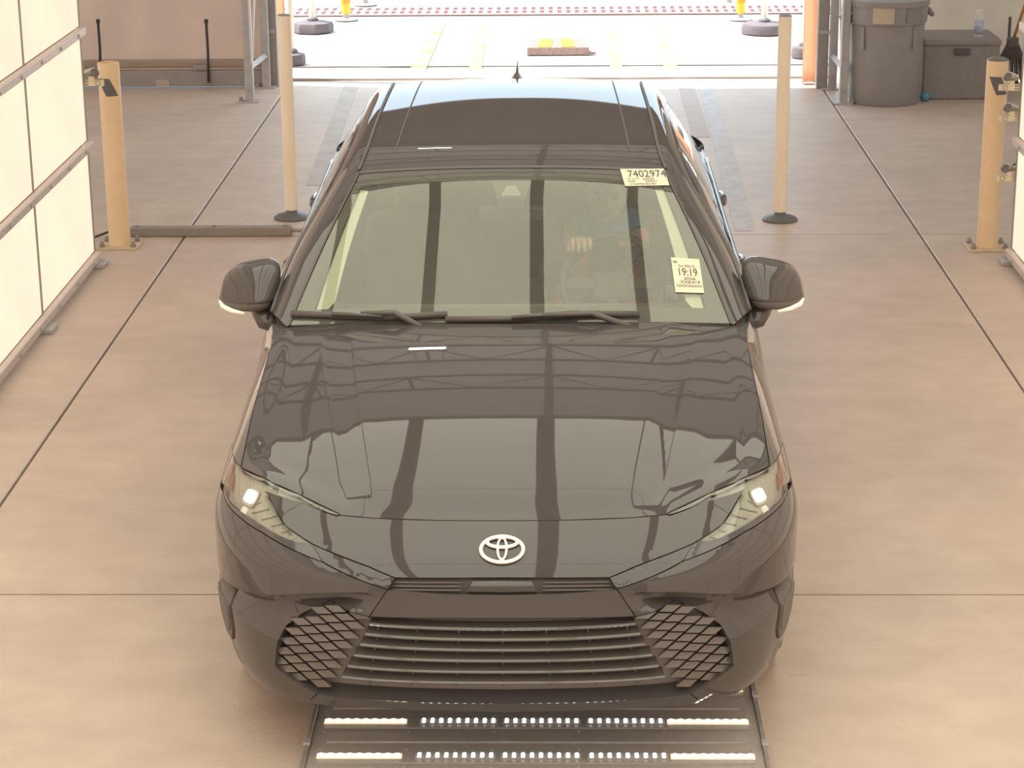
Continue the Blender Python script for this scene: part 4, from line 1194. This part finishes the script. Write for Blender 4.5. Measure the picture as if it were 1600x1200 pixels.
# shark fin antenna
fp = row(5.95, 0.0); mb = MB()
prof = [(-.11, .0, .026), (-.06, .020, .022), (.0, .042, .014), (.05, .064, .008), (.085, .072, .004), (.10, .0, .026)]
V = []
BW = lambda dy: .004+.031*max(0, 1-((dy-.0)/.125)**2)
for (dy, h_, w_) in [(-.12, .004, .020), (-.07, .022, .020), (-.01, .044, .018), (.04, .064, .016), (.075, .074, .012), (.095, .060, .012), (.10, .0, .014)]:
    V += [(-BW(dy), dy, 0), (-w_*.5-.25*BW(dy), dy, max(.010, h_*.24)), (-w_*.30, dy, h_*.6), (0, dy, h_*1.12), (w_*.30, dy, h_*.6), (w_*.5+.25*BW(dy), dy, max(.010, h_*.24)), (BW(dy), dy, 0)]
V = [(x+fp[0], y+fp[1], z+fp[2]-.002) for x, y, z in V]
mb.add(V, [(i*7+j, i*7+j+1, (i+1)*7+j+1, (i+1)*7+j) for i in range(6) for j in range(6)])
mb.build('antenna_fin', GLOSSB, car, True)

# -------- cowl, wipers
MB().grid(lambda a, b: tuple(np.array(hood_pt((-1+2*a)*.995, 1.0, .03))*(1-b)+row(.1, (-1+2*a)*.99, .02)*b), 31, 4).build('cowl', TRIM, car, True)
def wiper(pts, armfrom, name):
    e_ = empty(name); e_.parent = car
    P = []
    for (u, v) in pts: P.append(ws_hit(u, v))
    MB().tube([p+np.array([0, -.004, .012]) for p in P], .0075, 6, flat=1.6).build('blade', TRIM, e_, True)
    MB().tube([p+np.array([0, -.016, .020]) for p in P[1:-1]], .008, 6).build('spoiler', GLOSSB, e_, True)
    A = ws_hit(*armfrom[0]); B = ws_hit(*armfrom[1])
    MB().tube([A+np.array([0, -.05, -.035]), (A+B)/2+np.array([0, -.03, .03]), B+np.array([0, -.01, .024])], [.013, .010, .008], 8).build('arm', TRIM, e_, True)
    MB().lathe([(.02, -.02), (.022, .01), (.016, .02), (0, .022)], A+np.array([0, -.05, -.04]), 14).build('pivot_cap', TRIM, e_, True)
wv = [Vector(p) for p in ws.v]; wbvh = BVHTree.FromPolygons(wv, ws.f)
wext = MB().grid(lambda a, b: tuple(row(-.15+3.3*b, (-1+2*a)*1.1)), 41, 41); wbvh = BVHTree.FromPolygons([Vector(p) for p in wext.v], wext.f)
def ws_hit(u, v):
    h_ = wbvh.ray_cast(Vector(CO_L), Vector(lray(u, v)))
    return np.array(h_[0]) if h_[0] is not None else row(.1, (u-790)/360)
wiper([(455, 495), (520, 497), (600, 501), (690, 509)], ((660, 516), (565, 499)), 'wiper')
wiper([(696, 504), (800, 503), (900, 507), (1000, 513)], ((1000, 516), (850, 502)), 'wiper')

# -------- door mirrors
def sq(v, e_): return math.copysign(abs(v)**e_, v)
for s in (1, -1):
    mr = empty('door_mirror'); mr.parent = car
    cx, cy, cz = .925, 1.735, 1.040
    def shape(t, p, k=1.0):
        X = sq(math.cos(p), .62)*math.cos(t) if False else 0
    def mhouse(zmin, zmax, infl=0.0):
        def fn(a, b):
            ph = -math.pi/2+math.pi*b; th = 2*math.pi*a
            x = sq(math.cos(ph), .55)*sq(math.cos(th), .75); y = sq(math.cos(ph), .7)*sq(math.sin(th), .9); z = sq(math.sin(ph), .60)
            z = max(zmin, min(zmax, z))
            hx = .108+infl; zz = z*(.096 if z > 0 else .062)*(1-.14*x)
            yy = y*(.085 if y < 0 else .05)
            tw = -.10*x*hx*6*.35
            return (s*(cx+x*hx+.018*z*(-1)*.8), cy+yy*(1-.22*max(0, x))+.35*x*.05+.45*zz, cz+zz+tw*.35+.012*x*0)
        return fn
    MB().grid(mhouse(-.42, 1), 40, 28).build('mirror_cap', PAINT, mr, True)
    MB().grid(mhouse(-1, -.38, -.003), 40, 28).build('mirror_lower_shell', TRIM, mr, True)
    MB().grid(lambda a, b: (s*(cx-.085+.17*a), cy+.052, cz-.05+.10*b), 6, 4).build('mirror_glass', mat('mirror_silver', (.7, .7, .7), .05, 1.0), mr)
    SIG = mat('white_signal_lens', (.85, .82, .66), .3, emit=(1, .95, .75), estr=.25)
    MB().tube([(s*(cx+.103), cy-.022, cz-.034), (s*(cx+.090), cy-.058, cz-.043), (s*(cx+.055), cy-.084, cz-.052), (s*(cx+.008), cy-.096, cz-.060)], [.006, .008, .008, .005], 8).build('turn_signal', SIG, mr, True)
    sb = np.array([hw(1.72, .95)-.01, 1.70, .945])
    MB().tube([(s*(cx-.04), cy+.0, cz-.045), (s*(cx-.055), cy-.02, cz-.085), (s*(sb[0]+.015), sb[1]-.02, sb[2]+.0), (s*(sb[0]-.03), sb[1], sb[2]-.03)], [.050, .048, .042, .034], 12, flat=.8).build('stalk', PAINT, mr, True)
    MB().add([(s*hw(1.66, .985), 1.66, .985), (s*(hw(1.82, .985)), 1.82, .985), (s*(Oc(pw(Ot, .75))[0]+.004), Oc(pw(Ot, .75))[1]+.03, Oc(pw(Ot, .75))[2]-.01)], [(0, 1, 2)]).build('sail_panel', GLOSSB, mr)

for s in (1, -1):   # painted corner piece at the pillar foot
    A_, B_, C_, D_ = np.array([.765, 1.43, .972]), np.array([.815, 1.45, .950]), np.array([.850, 1.66, .970]), np.array([.79, 1.56, 1.000])
    MB().grid(lambda a, b: tuple(((A_*(1-a)+B_*a)*(1-b)+(D_*(1-a)+C_*a)*b)*np.array([s, 1, 1])), 6, 6).build('pillar_foot', PAINT, car, True)
# -------- emblem on the nose panel
ec = trace(784.5, 859.5)
e1 = np.array([1.0, 0, 0]); zz = ec[2]
tn = np.array([0, Y0S(zz+.02)-Y0S(zz-.02), .04]); tn /= np.linalg.norm(tn); nn = np.cross(e1, tn)
if nn[1] > 0: nn = -nn
EP = lambda x, t, n=0.0: ec+e1*x+tn*t+nn*(n+.004)
em = empty('emblem'); em.parent = car
ppm = F_PX/((np.array([0, CY0+ec[1], ec[2]])-CO)@CF)     # pixels per metre there
_vs = -(CU@np.array([tn[0], tn[1], tn[2]]))              # photo-vertical of one metre of the panel
K1 = 1/(9.41*ppm); K2 = 1/(9.41*ppm*abs(_vs))
def ering(name, cx, cy, a, b, wd, dep=0.0):
    N = 56; V = []; F = []
    for k in range(N):
        q = 2*math.pi*k/N; c_, s_ = math.cos(q), math.sin(q)
        wd_ = wd if not callable(wd) else wd(q)
        for (ro, h_) in ((-.5, 0), (-.32, .0035), (.32, .0035), (.5, 0)):
            V.append(EP((cx+(a+ro*wd_)*c_)*K1, (cy+(b+ro*wd_*.78)*s_)*K2, h_+dep))
    for k in range(N):
        for j in range(3): F.append((k*4+j, k*4+j+1, ((k+1) % N)*4+j+1, ((k+1) % N)*4+j))
    MB().add(V, F).build(name, EMBL, em, angle=50)
ering('oval_ring', 0, 0, 312, 178, 62)
ering('vertical_oval', 0, 5, 66, 148, 44, .0005)
ering('upper_oval', 0, 98, 222, 72, 62, .001)
# -------- wheels
def wheel(s, y):
    e_ = empty('wheel'); e_.parent = car; e_.location = (s*.772, y, .335); e_.rotation_euler = (0, 0, 0)
    R_ = roty(math.pi/2*s)
    MB().lathe([(.23, -.11), (.31, -.112), (.33, -.09), (.335, -.04), (.335, .04), (.33, .09), (.31, .112), (.23, .11)], n=40, R=R_).build('tyre', RUBBER, e_, angle=40)
    MB().lathe([(.232, -.1), (.225, .0), (.232, .095), (.222, .1), (.21, .03), (.06, .02), (0, .03)], n=40, R=R_).build('rim', ALLOY, e_, angle=40)
    for k in range(5):
        q = k*2*math.pi/5
        MB().box(tuple(R_@Vector((.135*math.cos(q), .135*math.sin(q), .07))), (.17, .045, .03), R_@rotz(q)).build('spoke', ALLOY, e_)
    MB().lathe([(.035, .05), (.035, .09), (0, .092)], n=14, R=R_).build('hub_cap', TRIM, e_, angle=40)
for s in (1, -1):
    for y in (.985, CY_R): wheel(s, y)
# -------- underbody and engine bay filler, floor pan
MB().bbox((0, 2.45, .26), (1.36, 4.3, .12), .03).build('underbody', INTER, car)
MB().bbox((0, .86, .52), (1.12, 1.0, .44), .05).build('engine_bay', INTER, car)
for s in (1, -1): MB().bbox((s*.70, .50, .50), (.22, .16, .30), .03).build('lamp_backing', INTER, car)
MB().bbox((0, 1.36, .72), (1.5, .12, .46), .03).build('firewall', INTER, car)
# -------- interior
MB().grid(lambda a, b: ((-1+2*a)*(.70+.02*b), 1.45+.50*b+.10*(abs(-1+2*a)**2), .965-.01*b-.10*max(0, b-.7)*3.3), 31, 12).build('dashboard', mat('dash_top', (.11, .10, .085), .75, noise=.1, nscale=90), car, True)
MB().bbox((0, 1.95, .72), (1.40, .10, .40), .03).build('dash_face', INTER, car)
MB().bbox((0, 2.35, .55), (.26, .9, .24), .04).build('centre_console', INTER, car)
for s in (1, -1):
    # pale pillar trim inside the glass edge
    MB().grid(lambda a, b: tuple(row(.33+.05*(1-a)*0+2.35*b, s*(.897+.045*b-.078*a*(1-.35*b)*min(1, .55+6*b)), .018+.004*a)), 5, 30).build('pillar_trim', INTERL, car, True)
    MB().grid(lambda a, b: (s*(.80-.02*b), 1.75+2.0*a, .45+.5*b), 6, 4).build('door_card', INTER, car)
SEAT = mat('seat_cloth', (.16, .145, .13), .85, noise=.15, nscale=70)
def seat(x):
    st = empty('front_seat'); st.parent = car; st.location = (x, 2.55, 0)
    MB().bbox((0, -.08, .47), (.50, .52, .16), .06).build('seat_cushion', SEAT, st, True)
    MB().bbox((0, .26, .78), (.48, .15, .58), .06, rotx(-.32)).build('backrest', SEAT, st, True)
    MB().bbox((0, .385, 1.13), (.25, .10, .16), .04, rotx(-.25)).build('headrest', SEAT, st, True)
    for q in (-.06, .06): MB().tube([(q, .345, 1.0), (q, .375, 1.1)], .007, 6).build('headrest_post', CHROME, st)
    MB().bbox((0, 0, .35), (.40, .40, .10), .02).build('seat_base', INTER, st)
seat(.37); seat(-.37)
rs_ = empty('rear_seat'); rs_.parent = car
MB().bbox((0, 3.42, .50), (1.26, .52, .18), .06).build('seat_cushion', SEAT, rs_, True)
MB().bbox((0, 3.76, .82), (1.26, .16, .58), .06, rotx(-.35)).build('backrest', SEAT, rs_, True)
for x in (-.36, .36): MB().bbox((x, 3.90, 1.10), (.24, .09, .12), .03).build('headrest', SEAT, rs_, True)
# rear-view mirror and sensor housing behind the glass
q = row(2.45, 0.0)
mm = empty('rear_view_mirror'); mm.parent = car
SH = mat('sensor_housing', (.095, .086, .076), .6)
MB().add([tuple(row(2.80, -.13, .012)), tuple(row(2.80, .13, .012)), tuple(row(2.36, .085, .012)), tuple(row(2.36, -.085, .012)), tuple(row(2.80, -.11, .05)), tuple(row(2.80, .11, .05)), tuple(row(2.36, .07, .05)), tuple(row(2.36, -.07, .05))],
         [(0,1,2,3), (7,6,5,4), (0,4,5,1), (1,5,6,2), (2,6,7,3), (3,7,4,0)]).build('sensor_housing', SH, mm)
MB().add([tuple(row(2.62, -.03, .010)), tuple(row(2.62, .03, .010)), tuple(row(2.40, .06, .010)), tuple(row(2.40, -.06, .010))], [(0, 1, 2, 3)]).build('sensor_window', mat('pale_sensor_window', (.33, .31, .25), .4), mm)
MB().bbox((0, q[1]+.10, q[2]-.11), (.24, .03, .065), .012).build('mirror_body', SH, mm)
MB().tube([(0, q[1]+.02, q[2]-.04), (0, q[1]+.09, q[2]-.09)], .012, 8).build('mirror_arm', SH, mm)
# sun visors
for s in (1, -1):
    MB().bbox((s*.33, 2.16, 1.335), (.40, .13, .018), .006, rotx(-.25)).build('sun_visor', mat('visor_cloth', (.13, .12, .10), .8), car)
# steering wheel
SWC = np.array([.37, 2.12, .955]); TILT = math.radians(62)
WHB = mat('wheel_hub_black', (.05, .046, .042), .6)
sw = empty('steering_wheel'); sw.parent = car; sw.location = tuple(SWC); sw.rotation_euler = (TILT, 0, 0)
MB().tube([(.185*math.cos(q), .185*math.sin(q), 0) for q in np.linspace(0, 2*math.pi, 40, endpoint=False)], .015, 10, closed=True).build('rim', mat('wheel_leather', (.05, .046, .042), .45), sw, True)
MB().bbox((0, -.01, -.015), (.15, .12, .04), .02).build('hub', WHB, sw)
for a in (0, math.pi, -math.pi/2): MB().box((.12*math.cos(a), .12*math.sin(a), -.005), (.12, .04, .015), rotz(a)).build('spoke', WHB, sw)
MB().tube([(0, 0, -.02), (0, 0, -.25)], .025, 10).build('column', INTER, sw)

# ================================================================== papers on the windshield
PAPER = mat('cream_paper', (.72, .68, .52), .7, noise=.04, nscale=60)
INK = mat('black_ink', (.09, .085, .08), .7)
def paper(name, cor, label, lines, cat_='label'):
    e = empty(name, CAR_LOC, CRZ, label, cat_)
    Q = [ws_hit(*c) for c in cor]   # tl tr br bl
    n = np.cross(Q[1]-Q[0], Q[3]-Q[0]); n /= np.linalg.norm(n)
    if n[2] < 0: n = -n
    def mp(u, v, d):
        p = (Q[0]*(1-u)+Q[1]*u)*(1-v)+(Q[3]*(1-u)+Q[2]*u)*v
        b = row_offset(u, v)
        return tuple(p+n*(d+b))
    def row_offset(u, v): return .0035
    MB().grid(lambda a, b: mp(a, b, .0), 7, 7).build('sheet', PAPER, e, True)
    for (txt, u0, u1, v0, v1) in lines:
        cu = bpy.data.curves.new('text', 'FONT'); cu.body = txt; cu.size = 1.0; cu.fill_mode = 'FRONT'; cu.resolution_u = 3
        to = bpy.data.objects.new('text', cu); COL.objects.link(to)
        bpy.context.view_layer.update()
        me = to.evaluated_get(bpy.context.evaluated_depsgraph_get()).to_mesh()
        V = [v.co.copy() for v in me.vertices]; F = [tuple(p.vertices) for p in me.polygons]
        bpy.data.objects.remove(to); bpy.data.curves.remove(cu)
        if not V: continue
        x0, x1 = min(p.x for p in V), max(p.x for p in V); y0, y1 = min(p.y for p in V), max(p.y for p in V)
        mb = MB(); mb.add([mp(u0+(u1-u0)*(p.x-x0)/(x1-x0), v1+(v0-v1)*(p.y-y0)/(y1-y0), .0012) for p in V], F)
        mb.build('printed_text', INK, e, fix=False)
    return e
paper('number_label', [(968.5, 265), (1037, 264.6), (1046, 290.6), (976.5, 292)], 'cream paper label reading 7402974 at the top of the windshield',
      [('7402974', .14, 1.0, .10, .50), ('BLN  AUCTION', .10, .36, .56, .62), ('DLR:', .10, .27, .68, .78), ('36023', .44, .70, .56, .66), ('20561', .48, .74, .70, .80), ('AT SUMMER DELIVERY', .12, .72, .86, .95)])
paper('date_sheet', [(1047.7, 403), (1092, 406), (1100, 459), (1055, 457.7)], 'cream paper sheet printed 19:19 and 2026 low on the windshield',
      [('Sun 2026 22', .24, .80, .20, .27), ('19:19', .22, .86, .30, .52), ('2026', .36, .76, .56, .64), ('XX8.419', .22, .90, .66, .74), ('|||||||||||||||||||||||||||||||||||', .08, .96, .77, .85), ('BB', .06, .20, .10, .16)])

# ================================================================== the driver
SKIN = mat('skin', (.62, .43, .31), .55, noise=.06, nscale=40)
HAIR = mat('dark_hair', (.05, .04, .035), .8, noise=.2)
SHIRT = mat('charcoal_shirt', (.12, .115, .11), .85, noise=.1)
VEST = mat('orange_hivis', (1.0, .22, .10), .7, emit=None)
REFL = mat('silver_reflective_tape', (.36, .38, .36), .5)
BLUE = mat('blue_neck_gaiter', (.10, .32, .66), .8, noise=.12, nscale=50)
DX, DY = .36, 2.60
pl_ = np.array([DX, DY, 0])
per = empty('person', (0, 0, 0), 0, 'driver in orange safety vest and blue neck gaiter holding the steering wheel', 'person')
ca, sa = math.cos(CRZ), math.sin(CRZ)
per.location = (CAR_LOC[0]+ca*DX-sa*DY, CAR_LOC[1]+sa*DX+ca*DY, 0); per.rotation_euler = (0, 0, CRZ)
def skinned(name, verts, edges, radii, M, parent, root=0, sub=2):
    me = bpy.data.meshes.new(name); me.from_pydata([tuple(map(float, v)) for v in verts], edges, []); me.materials.append(M)
    o = bpy.data.objects.new(name, me); COL.objects.link(o)
    md = o.modifiers.new('skin', 'SKIN'); md.use_smooth_shade = True
    sv = me.skin_vertices[0].data
    for i, r_ in enumerate(radii):
        sv[i].radius = (r_, r_) if not hasattr(r_, '__len__') else r_; sv[i].use_root = (i == root)
    s2 = o.modifiers.new('sub', 'SUBSURF'); s2.levels = sub; s2.render_levels = sub
    bpy.context.view_layer.update()
    ev = o.evaluated_get(bpy.context.evaluated_depsgraph_get()); nm = bpy.data.meshes.new_from_object(ev)
    bpy.data.objects.remove(o)
    nm.polygons.foreach_set('use_smooth', [True]*len(nm.polygons))
    o2 = bpy.data.objects.new(name, nm); COL.objects.link(o2); o2.parent = parent
    return o2
# seated body, local: y forward is negative (towards the wheel)
hr = np.array([-.105, -.44, 1.095])   # right hand on the rim (photo left)
hl = np.array([.20, -.40, .90])
B = [(0, .16, .60), (0, .17, .76), (0, .12, .92), (0, .06, 1.035), (0, .02, 1.08), (0, -.01, 1.12),
     (-.15, .05, 1.03), (-.235, -.08, .86), (-.18, -.28, .98), hr+np.array([.0, .055, -.03]),
     (.15, .05, 1.03), (.245, -.08, .86), (.225, -.28, .86), hl+np.array([.0, .055, -.03]),
     (-.10, .02, .57), (-.13, -.42, .60), (-.12, -.56, .34), (.10, .02, .57), (.13, -.42, .60), (.12, -.56, .34)]
Eb = [(0, 1), (1, 2), (2, 3), (3, 4), (4, 5), (3, 6), (6, 7), (7, 8), (8, 9), (3, 10), (10, 11), (11, 12), (12, 13), (0, 14), (14, 15), (15, 16), (0, 17), (17, 18), (18, 19)]
Rb = [(.16, .12), (.155, .115), (.165, .12), (.14, .095), .062, .055, .062, .05, .042, .03, .07, .05, .042, .03, .09, .075, .06, .09, .075, .06]
skinned('body', B, Eb, Rb, SHIRT, per)
# head: shaped lathe-like grid with a face
hc = np.array([-.005, -.05, 1.195])
def headpt(a, b):
    th = 2*math.pi*a; ph = -math.pi/2+math.pi*b
    x = .077*math.cos(ph)*math.cos(th); y = .098*math.cos(ph)*math.sin(th); z = .118*math.sin(ph)
    f = max(0, -y/.098)                                   # 1 at the front
    if z < 0: x *= 1-.28*(-z/.118)**1.5; y = y*(1-.10*(-z/.118)) - .010*f*(-z/.118)
    fx = x/.077
    z0_ = z
    y -= f*.026*math.exp(-(x/.013)**2)*math.exp(-((z0_+.020)/.022)**2)      # nose
    y += f*.010*math.exp(-((abs(x)-.031)/.014)**2)*math.exp(-((z0_-.006)/.012)**2)   # eye sockets
    y -= f*.007*math.exp(-((z0_-.028)/.010)**2)*math.exp(-(x/.05)**2)     # brow
    y -= f*.006*math.exp(-((z0_+.062)/.008)**2)*math.exp(-(x/.022)**2)    # lips
    y -= f*.008*math.exp(-((z0_+.10)/.014)**2)*math.exp(-(x/.025)**2)     # chin
    return (hc[0]+x, hc[1]+y, hc[2]+z)
hd = MB().grid(headpt, 64, 48).build('head', SKIN, per, True)
MB().tube([(0, .02, 1.05), (0, -.02, 1.13)], [.055, .052], 16).build('neck', SKIN, hd, True)
for s in (1, -1):
    MB().lathe([(0, -.008), (.010, -.006), (.012, 0), (.010, .005), (0, .007)], (hc[0]+s*.031, hc[1]-.083, hc[2]+.006), 12, rotx(math.pi/2), sy=.6).build('eye', mat('eye_white', (.26, .19, .15), .3), hd, True)
    MB().lathe([(.0, 0), (.005, .0), (.0, .003)], (hc[0]+s*.031, hc[1]-.0905, hc[2]+.006), 10, rotx(math.pi/2)).build('iris', HAIR, hd, True)
    MB().tube([(hc[0]+s*.015, hc[1]-.097, hc[2]+.026), (hc[0]+s*.032, hc[1]-.095, hc[2]+.031), (hc[0]+s*.048, hc[1]-.082, hc[2]+.026)], .004, 6).build('eyebrow', HAIR, hd, True)
    MB().lathe([(0, -.008), (.016, -.006), (.018, .003), (.012, .007), (0, .004)], (hc[0]+s*.078, hc[1]+.012, hc[2]-.002), 14, roty(s*math.pi/2), sx=1.7).build('ear', SKIN, hd, True)
MB().tube([(-.022, hc[1]-.094, hc[2]-.060), (0, hc[1]-.100, hc[2]-.060), (.022, hc[1]-.094, hc[2]-.060)], .003, 6).build('mouth', mat('lip', (.30, .13, .11), .5), hd, True)
def hairpt(a, b):
    th = 2*math.pi*a; ph = math.radians(8+82*b)
    front = max(0, -math.sin(th)); ph = max(ph, math.radians(8+34*front))
    if front < .2: ph = math.radians(-25+115*b)
    x = .084*math.cos(ph)*math.cos(th); y = .106*math.cos(ph)*math.sin(th); z = .127*math.sin(ph)
    return (hc[0]+x, hc[1]+y+.003, hc[2]+z)
MB().grid(hairpt, 48, 16).build('hair', HAIR, hd, True)
# blue neck gaiter
mb = MB()
def gait(a, b):
    th = 2*math.pi*a; r_ = .088+.034*math.sin(math.pi*b)+.006*math.sin(th*5+b*7)-.012*b
    return (r_*1.12*math.cos(th), .0+r_*math.sin(th)-.012*(1-b), 1.045+.085*b-.015*math.sin(th)*-1)
MB().grid(gait, 40, 14).build('neck_gaiter', BLUE, per, True)
# vest: open-fronted shell round the torso with shoulder straps and tape
def tors(th, z, off):
    t = (z-.68)/.36; a_ = .185+.012*math.sin(math.pi*t)+off; b_ = .142+off
    return (a_*math.cos(th), .11+b_*math.sin(th)-.05*(t-.5), z)
op = math.radians(20)
MB().grid(lambda a, b: tors(-math.pi/2+op+(2*math.pi-2*op)*a, .66+.37*b, .012), 60, 16).build('vest', VEST, per, True)
vest = per.children[-1]
for s in (1, -1):
    def strap(a, b, off=0.0, w0=.045, w1=.165):
        x = w0+(w1-w0)*a; q = math.pi*b
        return (s*x, .075-.155*math.cos(q)*(1-.1*b), 1.0+(.085+off-.35*max(0, x-.08)**1.2)*math.sin(q)**.8-off*0)
    MB().grid(lambda a, b: strap(a, b), 8, 16).build('shoulder_strap', VEST, vest, True)
    MB().grid(lambda a, b: strap(a, b, .005, .085, .125), 4, 16).build('reflective_tape', REFL, vest, True)
    MB().grid(lambda a, b: tors(-math.pi/2+s*(.62+.26*a), .66+.37*b, .016), 5, 10).build('reflective_tape', REFL, vest, True)
MB().grid(lambda a, b: tors(-math.pi/2+op+(2*math.pi-2*op)*a, .76+.05*b, .017), 60, 3).build('reflective_tape', REFL, vest, True)
MB().tube([(.16, .085-.10, 1.08), (.11, -.075, .97), (.02, -.07, .86), (-.12, -.05, .72)], .022, 8, flat=.12, upv=(0, 1, 0)).build('seat_belt', mat('belt_webbing', (.10, .095, .09), .7), per, True)
# hands gripping the rim
def hand(c, s, name):
    # palm on top of the rim, fingers curled over the front
    hnd = MB()
    V = [c+np.array([0, .055, -.03]), c+np.array([0, .025, -.002]), c+np.array([0, -.004, .018])]
    verts = [tuple(v) for v in V]; edges = [(0, 1), (1, 2)]; rad = [(.026, .018), (.036, .018), (.038, .016)]
    o = skinned(name, verts, edges, rad, SKIN, per, root=1)
    for k, (dx, L) in enumerate(((-.030, .9), (-.010, 1.0), (.010, .97), (.029, .82))):
        p0 = c+np.array([dx, -.008, .020]); p1 = p0+np.array([dx*.05, -.026*L, .004]); p2 = p1+np.array([0, -.014*L, -.024*L]); p3 = p2+np.array([0, .006, -.022*L])
        f_ = skinned('finger', [p0, p1, p2, p3], [(0, 1), (1, 2), (2, 3)], [.0105, .010, .0092, .0078], SKIN, o, root=0)
    t0 = c+np.array([-s*.030, .020, .0]); t1 = t0+np.array([-s*.018, -.014, -.012]); t2 = t1+np.array([s*.004, -.020, -.018])
    skinned('thumb', [t0, t1, t2], [(0, 1), (1, 2)], [.0125, .011, .009], SKIN, o)
hand(hr, 1, 'hand'); hand(hl, -1, 'hand')
